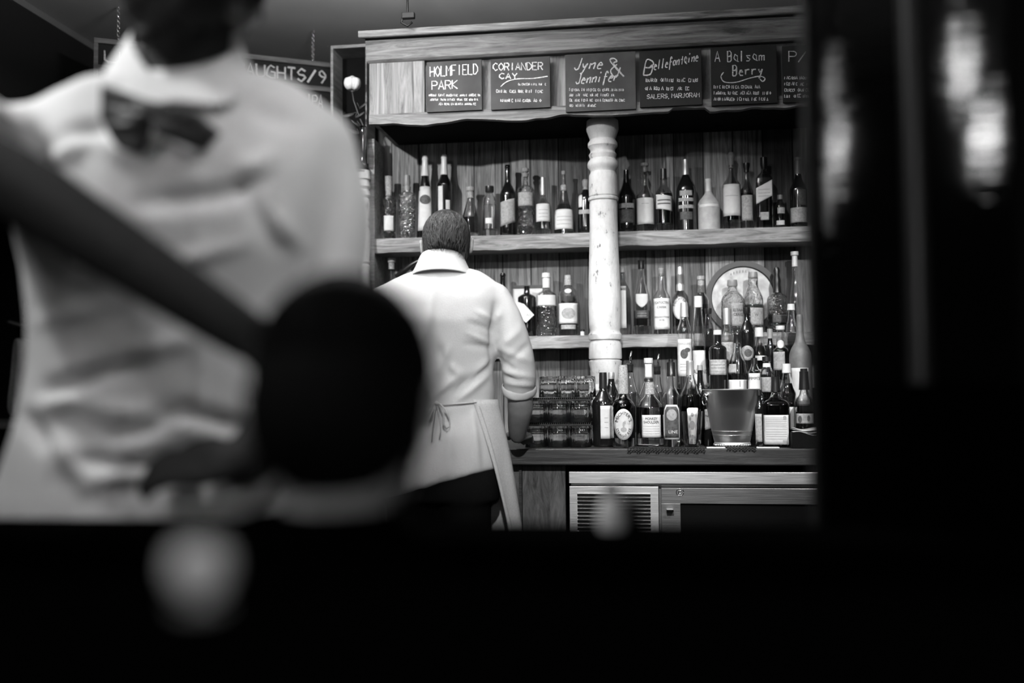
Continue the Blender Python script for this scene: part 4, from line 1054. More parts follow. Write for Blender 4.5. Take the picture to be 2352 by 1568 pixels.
# ice bucket
def aniso_steel():
    m, N, L, b = nt('polished_steel'); b.inputs['Metallic'].default_value = 1; b.inputs['Base Color'].default_value = (.72, .72, .72, 1)
    b.inputs['Roughness'].default_value = .42; b.inputs['Anisotropic'].default_value = .7
    t_ = N.new('ShaderNodeTangent'); t_.direction_type = 'RADIAL'; t_.axis = 'Z'; L.new(t_.outputs[0], b.inputs['Tangent']); return m
bc = at(1682, 1022, 3.83); pxm = mpp(bc)
t = thing('ice_bucket', (bc.x, 3.83, ZC), 'polished steel ice bucket with ring handles and beaded foot', 'bucket')
zr = at(1680, 893, 3.83).z; rr_ = 65 * pxm; rb = 41 * pxm; hb = zr - ZC
pr = [(rb, .003), (rb * 1.02, .012), (rb * .98, .018), (rb * 1.0, .022), (rb + (rr_ - rb) * .25, hb * .3), (rb + (rr_ - rb) * .6, hb * .65), (rr_ * .985, hb * .97), (rr_ * 1.015, hb * .985), (rr_ * 1.015, hb), (rr_ * .97, hb), (rb + (rr_ - rb) * .55, hb * .62), (rb * .95, .026), (.002, .024)]
link('bucket_wall', MB().lathe((bc.x, 3.83, ZC), pr, 64), aniso_steel(), t, 'auto')
m = MB()
for k in range(40):
    a = 2 * math.pi * k / 40; m.ell((bc.x + rb * 1.02 * math.cos(a), 3.83 + rb * 1.02 * math.sin(a), ZC + .008), .0042, .0042, .0042, seg=8, n=6)
link('beaded_foot', m, M['chrome'], t)
for zz in (.045, .06):
    rr2 = rb + (rr_ - rb) * (zz / hb) * 1.0 + .001
    link('rim_groove', MB().tube([(bc.x + rr2 * math.cos(a), 3.83 + rr2 * math.sin(a), ZC + zz) for a in [i * math.pi / 32 for i in range(65)]], .0007, 5), M['chrome'], t)
for s_ in (-1, 1):
    fdb = face_dir(bc); aa = math.atan2(fdb.y, fdb.x) + (-1.05 if s_ < 0 else 1.45)
    hx, hy = math.cos(aa), math.sin(aa); zz = hb * .83; rl = rb + (rr_ - rb) * .86
    hk = link('handle_boss', MB().ell((bc.x + hx * (rl + .004), 3.83 + hy * (rl + .004), ZC + zz + .012), .012, .012, .012, seg=16, n=10), M['chrome'], t)
    ty = Vector((-hy, hx, 0)); c0 = Vector((bc.x + hx * (rl + .012), 3.83 + hy * (rl + .012), ZC + zz))
    link('ring_handle', MB().tube([c0 + ty * (.017 * math.sin(a)) + Vector((0, 0, .017 * math.cos(a) - .006)) for a in [i * math.pi / 16 for i in range(33)]], .0028, 8), M['chrome'], hk)

# stacked rocks glasses with dark bar mats between the tiers
gy = (3.83, 3.915)
gl_r = 24.5 * mpp(at(1300, 1000, 3.85)); gh = .082
names = {0: 'bottom', 1: 'middle', 2: 'top'}
gx = [at(1233, 1000, 3.86).x, at(1284, 1000, 3.86).x, at(1334, 1000, 3.86).x]
first = None
def place_glass(x, y, z, lab):
    global first
    if first is None:
        tg = thing('rocks_glass', (x, y, z), lab, 'glass', 'upturned rocks glasses')
        link('glass_wall', tumbler(MB(), x, y, z, gl_r * .93, gl_r, gh, inv=True, seg=120, flut=.022, th=.003, base=.014), glass('fluted_glass', rough=.10), tg, True)
        first = tg; return tg
    r = first.copy(); COL.objects.link(r); r.location = (x, y, z); r['label'] = lab
    for ch in first.children:
        c2 = ch.copy(); COL.objects.link(c2); c2.parent = r
    return r
cols = ('left', 'centre', 'right')
zt0 = ZC
for tier in range(2):
    z = ZC + tier * (gh + .013)
    for j, y in enumerate(gy):
        for i in range(3):
            place_glass(gx[i], y, z, f"{cols[i]} upturned rocks glass in the {('front', 'rear')[j]} row, {names[tier]} tier of the stack")
    zm = z + gh + .001
    nm = thing('glass_mat', ((gx[0] + gx[2]) / 2, 3.87, zm), ('black rubber mat between the bottom and middle tiers of glasses', 'black rubber mat between the middle and top tiers of glasses')[tier], 'bar mat', 'mats between the stacked glasses')
    m = MB().box(gx[0] - .045, gx[2] + .044, gy[0] - .045, gy[1] + .045, zm, zm + .005)
    link('mat_sheet', m, M['rubber'], nm, False)
    m = MB()
    for k in range(34):
        xx = gx[0] - .043 + k * (gx[2] - gx[0] + .085) / 33; m.box(xx - .0012, xx + .0012, gy[0] - .044, gy[1] + .044, zm + .0051, zm + .0105)
    link('mat_ribs', m, M['rubber'], nm, False)
z = ZC + 2 * (gh + .013)
place_glass(at(1302, 890, gy[0]).x, gy[0], z, 'centre front upturned rocks glass on the top tier')
place_glass(at(1345, 890, gy[1]).x, gy[1] - .02, z, 'right upturned rocks glass on the top tier, in shadow beside the column')
place_glass(at(1262, 890, gy[1]).x, gy[1], z, 'left rear upturned rocks glass on the top tier, darkest of the three')

# lattice bar mats over the counter front, napkins below, napkin box
def lattice(x0p, x1p, label, drop, Yb):
    x0, x1 = at(x0p, 1035, Y_CF).x, at(x1p, 1035, Y_CF).x
    t = thing('lattice_mat', ((x0 + x1) / 2, Y_CF + .03, ZC), label, 'bar mat', 'black lattice mats on the counter edge')
    m = MB(); step = .0115; Ly = Yb - Y_CF
    yE, zE = Y_CF - .0075, Z_C + .0035
    def W(u, s):    # s: path length; over top then down the front
        L1 = Yb - yE
        if s < L1: return Vector((u, Yb - s, zE))
        return Vector((u, yE - .002 * (s - L1) / .03, zE - (s - L1)))
    L1 = Yb - yE; T = L1 + drop
    n = int((x1 - x0 + T) / step)
    for sg in (1, -1):
        for k in range(n + 1):
            pts = []
            for s in [L1 * q / 8 for q in range(9)] + [L1 + drop * q / 5 for q in range(1, 6)]:
                u = (x0 - T + k * step + s) if sg > 0 else (x0 + k * step - s + 0)
                if x0 <= u <= x1 and s <= L1 + drop * (1 - .3 * abs(math.sin(u * 90))): pts.append(W(u, s))
            if len(pts) > 1: m.tube(pts, .0014, 5)
    link('lattice_strands', m, M['rubber'], t)
lattice(1440, 1622, 'black lattice mat hanging over the counter edge under the flared bottle', .026, 3.9)
lattice(1668, 1737, 'black lattice mat hanging over the counter edge under the bucket', .018, 3.76)
def napk(x0p, x1p, lab):
    x0, x1 = at(x0p, 1030, 3.73).x, at(x1p, 1030, 3.73).x
    tag(link('paper_napkin', MB().box(x0, x1, 3.718, 3.748, Z_C + .0005, Z_C + .0055), M['napkin'], smooth=False, bevel=.002), lab, 'napkin', 'napkins at the counter edge')
napk(1623, 1666, 'flat white napkin on the counter edge left of the bucket foot')
napk(1738, 1790, 'flat white napkin on the counter edge under the square black bottle')
nx0, nx1 = at(1818, 1000, 3.74).x, at(1880, 1000, 3.74).x; zt_ = at(1840, 985, 3.74).z
t = thing('napkin_box', ((nx0 + nx1) / 2, 3.76, ZC), 'low black napkin box against the dark screen at the counter edge', 'box')
link('box_wall', MB().box(nx0, nx1, 3.725, 3.775, ZC, zt_ - .012), M['black'], t, False, bevel=.002)
m = MB()
for k in range(3):
    m.grid(lambda u, v: Vector((nx0 + (nx1 - nx0) * (.04 + .92 * u), 3.722 + .05 * v, zt_ - .010 + k * .006 + .004 * math.sin(u * 6 + k) - .01 * (1 - v) * u)), [i / 8 for i in range(9)], [0, .5, 1])
tag(link('napkin_stack', m, M['napkin'], solid=.0012), 'small fanned stack of white napkins on the black box', 'napkins')

# rose in a slim vase on the bracket
rx = at(834, 350, 4.2); 
t = thing('bud_vase', (rx.x, 4.2, BRK), 'tall slim clear bud vase on the black bracket left of the shelves', 'vase')
P = [(.010, BRK + .001), (.022, BRK + .004), (.024, BRK + .05), (.016, BRK + .11), (.014, BRK + .15), (.017, BRK + .17)]
m = MB().lathe((rx.x, 4.2, 0), P, 24); i2 = MB().lathe((rx.x, 4.2, 0), [(.006, BRK + .01)] + [(r - .002, z) for r, z in P[1:]], 24); i2.f = [f[::-1] for f in i2.f]; m.add(i2.v, i2.f)
link('vase_body', m, M['clear'], t, 'auto')
hdp = at(809, 192, 4.2); r_ = 21 * mpp(hdp)
t = thing('white_rose', (rx.x, 4.2, BRK + .03), 'single white rose with dark leaves leaning left in the bud vase', 'rose')
st = [Vector((rx.x, 4.2, BRK + .02)), Vector((rx.x, 4.2, BRK + .10)), Vector((rx.x, 4.2, BRK + .175)), at(824, 265, 4.2), at(812, 230, 4.2), hdp - Vector((0, 0, r_ * .8))]
link('rose_stem', MB().tube(st, .003, 7), M['leaf'], t)
bl = MB()
for k in range(22):
    lay = k / 22; a0 = k * 2.4; wd = .5 + .5 * lay; rr3 = r_ * (.25 + .72 * lay)
    def pf(u, v, a0=a0, rr3=rr3, wd=wd, lay=lay):
        a = a0 + u * wd; e = -1.2 + v * (2.35 - .55 * lay); k_ = rr3 * (1 + .12 * max(0, v - .8) * 5 * lay)
        return hdp + Vector((k_ * math.cos(a) * math.cos(e), k_ * math.sin(a) * math.cos(e), r_ * (.95 - .15 * lay) * math.sin(e)))
    bl.grid(pf, [-1, -.5, 0, .5, 1], [i / 6 for i in range(7)])
bl.ell(hdp, r_ * .5, r_ * .5, r_ * .7)
link('rose_bloom', bl, M['rose'], t, True, solid=.0012)
for i, (px_, py_, a) in enumerate(((800, 262, 2.6), (826, 262, .6), (818, 282, 4.4), (834, 240, .9), (812, 300, 3.6))):
    c = at(px_, py_, 4.19); m = MB()
    dx = Vector((math.cos(a), -.3, .3 * math.sin(a * 2))).normalized(); up = Vector((0, -.6, .8)); sd_ = dx.cross(up).normalized()
    s0 = at(820, py_ - 4, 4.2)
    m.grid(lambda u, v: c + dx * ((v - .5) * .05) + sd_ * (u * .017 * math.sin(math.pi * (.05 + .9 * v))) + up * (-.006 * u * u), [-1, -.5, 0, .5, 1], [i / 6 for i in range(7)])
    m.tube([s0, c - dx * .024], .0014, 5)
    link('rose_leaf', m, M['leaf'], t, True, solid=.0006)

# ------------------------------------------------------------------ people
def ring_at(c, ux_, uy_, rx, ry, n=36, e=2.3):
    out = []
    for j in range(n):
        a = 2 * math.pi * j / n; ca, sa = math.cos(a), math.sin(a)
        k = (abs(ca) ** e + abs(sa) ** e) ** (-1 / e)
        out.append(Vector(c) + ux_ * (rx * k * ca) + uy_ * (ry * k * sa))
    return out


XA, YAX = Vector((1, 0, 0)), Vector((0, 1, 0))


def torso(mb, secs, n=40, e=2.3, sh=0.0):
    """secs: (y_px, x_left, x_right, Y_centre, half_depth_m)"""
    rs = []
    for y, xl, xr, Yc_, hd in secs:
        a, b_ = at(xl, y, Yc_), at(xr, y, Yc_); c = (a + b_) / 2
        rs.append(ring_at(c, XA, YAX, (b_.x - a.x) / 2 - sh, hd - sh, n, e))
    return mb.rings(rs)


def limb(mb, pts, rs, seg=16, n=5):
    P = [Vector(p) for p in pts]; Q = []; RR = []
    for i in range(len(P) - 1):
        a, b_, c, d = P[max(i - 1, 0)], P[i], P[i + 1], P[min(i + 2, len(P) - 1)]
        for k in range(n):
            t = k / n; Q.append(.5 * (2 * b_ + (c - a) * t + (2 * a - 5 * b_ + 4 * c - d) * t * t + (3 * b_ - a - 3 * c + d) * t ** 3)); RR.append(rs[i] + (rs[i + 1] - rs[i]) * t)
    Q.append(P[-1]); RR.append(rs[-1])
    mb.tube(Q, RR, seg); mb.ell(P[0], rs[0], rs[0], rs[0], seg=16, n=10); mb.ell(P[-1], rs[-1] * .98, rs[-1] * .98, rs[-1] * .98, seg=16, n=10)
    return mb


def head_parts(mb, T, s=1.0, face=True):
    """head in local frame: origin at centre of head, +y = face forward, z up; T places it (4x4). s=1: 0.235 m tall"""
    r3 = T.to_3x3(); P = lambda x, y, z: T @ (Vector((x, y, z)) * s)
    E = lambda x, y, z, a, b_, c, rot=None: mb.ell(P(x, y, z), a * s, b_ * s, c * s, r3 @ rot if rot else r3, seg=28, n=18)
    E(0, -.012, .032, .077, .096, .084); E(0, .018, -.01, .066, .078, .085)
    E(0, .048, -.066, .044, .038, .040); E(0, .03, -.05, .056, .05, .05)
    E(0, .075, -.092, .022, .018, .018)                       # chin
    for sx in (-1, 1):
        E(sx * .045, .02, -.062, .018, .045, .026, Matrix.Rotation(sx * -.35, 3, 'Z'))   # jaw
        E(sx * .04, .062, -.018, .022, .02, .02)                  # cheek
        # ear
        E(sx * .086, -.006, -.008, .008, .018, .032, Matrix.Rotation(sx * .35, 3, 'Z')); E(sx * .090, -.012, .010, .008, .014, .015, Matrix.Rotation(sx * .4, 3, 'Z')); E(sx * .077, .0, -.026, .005, .009, .011)
    E(0, .082, .032, .05, .018, .012)                          # brow
    E(0, .094, .002, .011, .014, .026, Matrix.Rotation(-.25, 3, 'X')); E(0, .107, -.018, .014, .013, .011)  # nose
    for sx in (-1, 1): E(sx * .012, .099, -.022, .009, .010, .008)
    E(0, .091, -.048, .025, .011, .007); E(0, .088, -.058, .021, .011, .008)             # lips
    return P


def hand(mb, wrist, fwd, up, s=1.0, curl=.5, thumb=1):
    """palm plus four unequal bent fingers and a side thumb; fwd from wrist to knuckles, up = back of hand"""
    f = Vector(fwd).normalized(); u = Vector(up); u = (u - f * u.dot(f)).normalized(); sd_ = f.cross(u)
    W_ = Vector(wrist)
    rs = []
    for k, (d, wd, th) in enumerate(((0, .026, .018), (.03, .034, .017), (.06, .041, .015), (.088, .040, .012))):
        rs.append(ring_at(W_ + f * d * s, sd_, u, wd * s, th * s, 20, 2.4))
    mb.rings(rs)
    for k, (o, L_, r0) in enumerate(((-.030, .072, .0092), (-.010, .080, .0095), (.010, .075, .0090), (.028, .060, .0080))):
        b0 = W_ + (f * .078 + sd_ * o * thumb) * s; d = f.copy(); pts = [b0 - f * .01 * s, b0 + f * .012 * s]; p = pts[-1].copy()
        for j, fr_l in enumerate((.42, .32, .26)):
            ang = curl * (.55, .95, .6)[j]; d = (d * math.cos(ang) - u * math.sin(ang)).normalized(); u2 = u
            # rotate u together
            u = (u * math.cos(ang) + (d.cross(sd_) * 0)).normalized() if False else u
            p = p + d * L_ * fr_l * s; pts.append(p.copy())
        limb(mb, pts, [r0 * s, r0 * s, r0 * .95 * s, r0 * .88 * s, r0 * .78 * s], 10, 3)
    t0 = W_ + (f * .022 - sd_ * .026 * thumb) * s
    t1 = t0 + (f * .030 - sd_ * .022 * thumb - u * .006) * s; t2 = t1 + (f * .028 - sd_ * .008 * thumb - u * .010) * s; t3 = t2 + (f * .022 + sd_ * .002 * thumb - u * .008) * s
    limb(mb, [t0, t1, t2, t3], [.014 * s, .0115 * s, .0105 * s, .0085 * s], 10, 3)


def hair_strands(mb, T, s, n, rng, z_hi, z_lo, back=True, ln=(.05, .09), curl=.3):
    r3 = T.to_3x3()
    for k in range(n):
        a = rng.uniform(0, 2 * math.pi) if not back else math.radians(rng.uniform(160, 380))
        z = rng.uniform(z_lo, z_hi)
        def sp(a, z, k_=1.0):
            zz = max(-.99, min(.99, (z - .032) / .090)); rr = math.sqrt(1 - zz * zz) if z > .032 else 1 - .18 * ((.032 - z) / .1) ** 2
            return Vector((.083 * rr * math.cos(a), -.012 + .102 * rr * math.sin(a), z)) * k_
        L_ = rng.uniform(*ln); pts = []; w_ = rng.uniform(-.35, .35)
        for j in range(5):
            t = j / 4; pts.append(T @ (sp(a + w_ * t + curl * .12 * math.sin(6 * t + k), z - L_ * t * .95, 1.0 + .022 * math.sin(math.pi * t * .7) + .012 * rng.random()) * s))
        r_ = rng.uniform(.0008, .0017) * s
        mb.tube(pts, [r_ * .6, r_, r_, r_ * .8, r_ * .2], 4)


def body_mesh(mb, name, mat, parent, voxel=.006, smooth=6):
    V, NN, f_ = remeshed(mb, voxel, smooth); return link(name, arr_mb(V, f_), mat, parent)


# ---------------- rear barman: back to the camera, working at the back counter
YB1 = 3.40
hc = at(1026, 566, 3.465)
rb_ = thing('person', (at(1000, 900, YB1).x, YB1, 0), 'person in a white shirt and tied apron, seen from behind at the back counter', 'person')
sh_secs = [(617, 962, 1074, 3.44, .060), (628, 932, 1104, 3.43, .078), (644, 896, 1134, 3.42, .095), (662, 868, 1152, 3.41, .108), (690, 858, 1156, 3.40, .118), (740, 856, 1148, 3.39, .122),
           (800, 862, 1138, 3.40, .115), (860, 872, 1134, 3.41, .105), (915, 880, 1136, 3.42, .102), (926, 882, 1134, 3.42, .098), (940, 876, 1138, 3.42, .104), (1000, 866, 1146, 3.42, .118), (1076, 862, 1152, 3.42, .125)]
mb = MB(); torso(mb, sh_secs)
armR = [at(1138, 684, 3.41), at(1166, 740, 3.41), at(1182, 800, 3.42), at(1193, 860, 3.44), at(1192, 896, 3.47)]
limb(mb, armR, [.056, .055, .060, .060, .055], 20)
armL = [at(876, 690, 3.41), at(856, 760, 3.41), at(848, 840, 3.42), at(856, 890, 3.46)]
limb(mb, armL, [.052, .054, .058, .054], 20)
V, NN, f_ = remeshed(mb, .008, 14)
folds = [(1085, 615, 1160, 665, 5, .004), (960, 622, 1080, 622, 5, .002), (1000, 640, 985, 760, 8, .004), (985, 700, 975, 800, 10, .004),
         (1136, 700, 1132, 800, 5, -.010), (1132, 730, 1128, 850, 5, -.008), (1140, 735, 1150, 715, 6, .004), (1128, 735, 1095, 715, 4, .006), (1130, 760, 1080, 740, 4, -.005), (1128, 790, 1075, 765, 4, .005), (1128, 800, 1070, 790, 5, -.004),
         (1130, 822, 1075, 870, 7, .007), (1125, 838, 1060, 900, 6, -.006), (1128, 855, 1045, 925, 7, .010), (1095, 850, 1040, 905, 5, -.005), (1060, 855, 1000, 915, 7, .006), (1040, 885, 1000, 922, 5, -.005), (1030, 835, 1055, 860, 7, .005),
         (1000, 790, 1030, 850, 9, -.005), (1010, 850, 1030, 800, 7, .005), (960, 780, 940, 880, 9, .005), (930, 830, 990, 900, 8, -.005),
         (1150, 800, 1215, 830, 7, .007), (1150, 830, 1190, 855, 6, -.008), (1155, 850, 1225, 868, 6, .008), (1160, 862, 1190, 878, 5, -.007), (1165, 878, 1230, 885, 5, .006), (1148, 815, 1140, 860, 6, -.006), (1190, 760, 1150, 800, 8, .004), (1215, 790, 1165, 835, 6, -.004),
         (1120, 940, 1135, 1040, 6, -.004), (1085, 945, 1100, 1070, 6, .005), (1040, 950, 1030, 1060, 9, .003), (1110, 940, 1130, 980, 5, .004), (1000, 935, 1010, 1000, 6, -.003), (880, 650, 860, 720, 7, .004), (898, 655, 880, 740, 5, -.003)]
folds = [(a, b_, c, d, max(w_ * 1.25, 6.5), max(-.0095, min(.0095, am * 1.9))) for a, b_, c, d, w_, am in folds]
V = wrinkle(V, NN, folds, .0040, 8)
zA, zB_ = at(1140, 1000, 3.42).z, at(1140, 1076, 3.42).z
V[:, 2] -= np.clip((zA - V[:, 2]) / (zA - zB_), 0, 1) * np.clip(at(1140, 1000, 3.42).x - V[:, 0], 0, 1) * .26
shirt = link('shirt', arr_mb(V, f_), M['shirt'], rb_)
# hem of the shirt tail
m = MB()
m.grid(lambda u, v: Vector((0, 0, 0)), [0], [0]) if False else None
# collar stand and fold
m = MB(); cc_ = at(1018, 604, 3.435)
rs = []
for (y, hw, hd, k) in ((630, 56, .078, 0), (616, 52, .076, 0), (602, 48, .074, 0), (592, 45, .072, 0), (590, 49, .076, 0), (600, 54, .080, 0), (618, 61, .084, 0), (644, 76, .092, 0)):
    c = at(1016, y, 3.430 + (604 - y) * .0006); rs.append(ring_at(c, XA, (YAX - Vector((0, 0, .30))).normalized(), hw * mpp(c), hd, 40, 2.1))
m.rings(rs, False, False); link('collar', m, M['shirt'], shirt, True, solid=.0018, sub=1)
# rolled cuffs
for pts_, sid in (((armR[3] * .35 + armR[4] * .65, armR[4] + (armR[4] - armR[3]) * .12), 1), ((armL[2] * .3 + armL[3] * .7, armL[3] + (armL[3] - armL[2]) * .12), -1)):
    d = (pts_[1] - pts_[0]); a, b_ = pts_; m = MB(); ax = d.normalized(); u1 = (XA - ax * ax.x).normalized(); u2 = ax.cross(u1); rs = []
    for t, r_ in ((.0, .056), (.1, .060), (.5, .0615), (.95, .060), (1.05, .057), (1.0, .054), (.5, .0535)):
        rs.append([a + d * t + (u1 * math.cos(q) + u2 * math.sin(q)) * r_ * (1 + .025 * math.sin(3 * q + t * 2) + .012 * math.sin(9 * q + t * 5)) for q in [2 * math.pi * j / 40 for j in range(40)]])
    m.rings(rs, False, False); link('rolled_cuff', m, M['shirt'], shirt, True, solid=.002, sub=1)
# body: head, neck, arms, hands, legs as one surface
mb = MB()
TH = Matrix.Translation(hc) @ Matrix.Rotation(R(8), 4, 'Z') @ Matrix.Rotation(R(-24), 4, 'X') @ Matrix.Rotation(R(-2), 4, 'Y')
SH = 1.0
head_parts(mb, TH, SH)
limb(mb, [at(1018, 640, 3.43), at(1018, 606, 3.44), hc + Vector((0, -.0, -.03))], [.056, .050, .050], 20)
torso(mb, [(y, a, b_, c, d) for y, a, b_, c, d in sh_secs[1:]], 32, 2.3, .02)
wr = at(1188, 1000, 3.60); elb = at(1192, 890, 3.46)
limb(mb, [armR[0], armR[2], elb, at(1195, 935, 3.50), at(1190, 975, 3.56), wr], [.045, .044, .044, .046, .038, .029], 18)
wr.z = Z_C + .055
hand(mb, wr + Vector((.0, -.01, -.002)), (.12, .9, .02), (.15, .1, 1), 1.0, .5, 1)
elb2 = at(856, 885, 3.46); wl = at(905, 990, 3.60); wl.z = Z_C + .055
limb(mb, [armL[0], armL[2], elb2, at(872, 935, 3.52), wl], [.045, .044, .043, .04, .028], 18)
hand(mb, wl, (.1, .95, .02), (0, .1, 1), 1.0, .5, -1)
hipc = at(1008, 1076, 3.42)
for sx in (-1, 1):
    limb(mb, [hipc + Vector((sx * .085, 0, .03)), Vector((hipc.x + sx * .10, 3.43, .47)), Vector((hipc.x + sx * .11, 3.40, .09))], [.092, .058, .042], 18)
body = body_mesh(mb, 'body', M['skin'], rb_, .0055, 6)
for sx in (-1, 1):
    link('eye', MB().ell(TH @ (Vector((sx * .032, .085, .012)) * SH), .012, .012, .012), M['eye'], body)
# trousers and shoes
mb = MB(); torso(mb, [(1062, 868, 1146, 3.42, .112), (1110, 866, 1148, 3.42, .115), (1150, 870, 1146, 3.42, .11)])
for sx in (-1, 1):
    limb(mb, [hipc + Vector((sx * .08, 0, -.03)), Vector((hipc.x + sx * .10, 3.43, .47)), Vector((hipc.x + sx * .11, 3.40, .10))], [.108, .078, .068], 18)
body_mesh(mb, 'trousers', M['trousers'], rb_, .009, 6)
for sx in (-1, 1):
    mb = MB(); c = Vector((hipc.x + sx * .11, 3.44, .002)); mb.ell(c + Vector((0, .03, .04)), .045, .13, .038).ell(c + Vector((0, -.03, .06)), .042, .06, .055)
    V, NN, f_ = remeshed(mb, .007, 4); V[:, 2] = np.maximum(V[:, 2], .002); link('shoe', arr_mb(V, f_), M['blackp'], rb_)
# hair: cap hugging the skull plus strands
mb = MB(); r3 = TH.to_3x3(); P_ = lambda x, y, z: TH @ (Vector((x, y, z)) * SH)
mb.ell(P_(0, -.018, .036), .0795 * SH, .098 * SH, .090 * SH, r3, 32, 20); mb.ell(P_(0, -.048, .0), .064 * SH, .064 * SH, .060 * SH, r3, 28, 16)
mb.ell(P_(.02, .03, .085), .055 * SH, .06 * SH, .04 * SH, r3)
V, NN, f_ = remeshed(mb, .004, 4)
q = np.array([noise.noise(Vector((v[0] * 60, v[1] * 60, v[2] * 9))) for v in V]); V = V + NN * (q * .0015)[:, None]
hair = arr_mb(V, f_); hair_strands(hair, TH, SH, 900, random.Random(3), .118, -.01, True, (.045, .085))
rg = random.Random(8)
for k in range(260):
    x_ = rg.uniform(-.048, .048); z_ = rg.uniform(-.045, .0); ln_ = rg.uniform(.012, .03) * (1 - abs(x_) * 8) + .008
    pts = [TH @ (Vector((x_ * (1 - t * .25), -.088 + .008 * (t - .5) + abs(x_) * .35 - max(0, -z_) * .28, z_ - ln_ * t)) * SH) for t in (0, .5, 1)]
    hair.tube(pts, [.0012, .0011, .0003], 4)
link('hair', hair, M['hair_b'], rb_)
# apron: wraps front and sides, open at the back, with string and bow
ap = []
def apron_pt(a, y):                     # a: angle from the back (-y) direction
    t = (y - 922) / 300; cxp = 1003 + 2 * t; hwp = 138 + 52 * t ** .8 if t > 0 else 138
    c = at(cxp, y, 3.42); r_ = hwp * mpp(c) + .004; rd = .112 + .05 * max(t, 0)
    w_ = 1 + .022 * math.sin(a * 9) * min(1, max(t, 0) * 2)
    return Vector((c.x + r_ * math.sin(a) * w_, 3.42 - rd * math.cos(a) * w_, c.z))
m = MB(); ys = [918 + k * 14 for k in range(24)]
def a0_(y): t = min(1, max(0, (y - 922) / 280)); return math.radians(42 + 24 * t)
m.grid(lambda u, y: apron_pt(a0_(y) + (2 * math.pi - 2 * a0_(y)) * u, y), [i / 60 for i in range(61)], ys)
apr = link('apron', m, M['apron'], rb_, True, solid=.003)
m = MB()
m.tube([apron_pt(a0_(y) + .10, y) + Vector((.0, -.003, 0)) for y in ys[1:]], .0011, 5); link('apron_seam', m, M['inkg'], apr)
yst = 925
m = MB(); rs = []
for k in range(25):
    a = -.80 + 1.6 * k / 24; c = at(1003, yst + 2 * math.sin(a * 5), 3.42); r_ = 139 * mpp(c) + .004
    rs.append((c.x + r_ * math.sin(a), 3.42 - .118 * math.cos(a), c.z))
m.tube(rs, .004, 6, flat=.5)
link('apron_string', m, M['apron'], apr)
Yb_ = 3.292; m = MB()
def Q(x, y, d=0): return at(x, y, Yb_ - d)
m.tube([Q(1004, 925), Q(1012, 928, .012), Q(1024, 940, .016), Q(1032, 960, .014), Q(1033, 978, .01), Q(1026, 984, .01), Q(1018, 974, .012), Q(1019, 952, .014), Q(1014, 936, .01), Q(1006, 928)], .0038, 6, flat=.6)
m.tube([Q(1000, 925), Q(990, 930, .012), Q(980, 948, .014), Q(978, 966, .01), Q(985, 970, .01), Q(992, 950, .012), Q(1000, 930)], .0038, 6, flat=.6)
m.tube([Q(1002, 926), Q(998, 950, .008), Q(994, 985, .004), Q(992, 1015, .002)], [.004, .004, .004, .003], 6, flat=.6)
m.tube([Q(1004, 926), Q(1010, 955, .007), Q(1012, 990, .003), Q(1009, 1010, .002)], [.004, .004, .004, .003], 6, flat=.6)
m.ell(Q(1004, 926, .006), .008, .006, .007)
link('bow', m, M['apron'], apr)

# ---------------- front barman, seen from the front, head cut by the top edge
Yf = 1.50
fb = thing('person', (at(400, 900, Yf).x, Yf, 0), 'person in a pale shirt and dark bow tie, blurred in the left foreground', 'person')
secs = [(192, 262, 575, 1.51, .075), (205, 150, 650, 1.50, .098), (235, 85, 715, 1.50, .108), (275, 45, 770, 1.50, .115), (330, 25, 795, 1.49, .120), (420, 35, 790, 1.48, .128), (520, 62, 775, 1.48, .130),
        (620, 84, 755, 1.49, .125), (720, 88, 735, 1.50, .118), (840, 84, 720, 1.50, .115), (940, 62, 710, 1.50, .118), (1050, 24, 700, 1.50, .122), (1150, -5, 690, 1.50, .126), (1260, -15, 690, 1.50, .126)]
mb = MB(); torso(mb, secs, 44, 2.4)
aL = [at(735, 335, 1.50), at(768, 480, 1.50), at(765, 640, 1.49), at(745, 800, 1.47)]
limb(mb, aL, [.060, .055, .052, .050], 20)
aR = [at(85, 330, 1.49), at(10, 330, 1.38), at(-90, 330, 1.22)]
limb(mb, aR, [.068, .066, .062], 20)
V, NN, f_ = remeshed(mb, .010, 14)
folds = [(500, 450, 610, 400, 24, -.016), (560, 440, 640, 560, 20, -.008), (330, 460, 500, 450, 22, -.014), (240, 330, 330, 370, 20, .012), (150, 300, 250, 290, 18, -.012), (120, 360, 200, 330, 14, .010),
         (330, 620, 560, 560, 18, .006), (600, 480, 690, 560, 24, .008), (120, 900, 330, 800, 24, -.020), (150, 860, 420, 780, 22, .014), (260, 860, 330, 815, 15, -.012), (90, 930, 200, 910, 20, .012), (200, 930, 480, 990, 20, .010),
         (280, 1000, 420, 940, 22, -.020), (420, 945, 590, 985, 14, -.020), (240, 1060, 420, 990, 24, .014), (60, 960, 120, 1040, 16, -.018), (180, 1055, 450, 1065, 13, -.020), (210, 1110, 400, 1080, 18, .014), (100, 1000, 190, 1080, 24, .012), (100, 740, 250, 700, 18, .006), (230, 1125, 420, 1090, 12, -.014),
         (570, 250, 700, 290, 26, -.008), (620, 360, 560, 430, 26, .008), (380, 200, 420, 330, 10, -.006), (440, 210, 470, 1100, 7, .004)]
folds = [(a, b_, c, d, w_, am * 1.3) for a, b_, c, d, w_, am in folds]
V = wrinkle(V, NN, folds, .008, 6)
shirt1 = link('shirt', arr_mb(V, f_), M['shirt2'], fb)
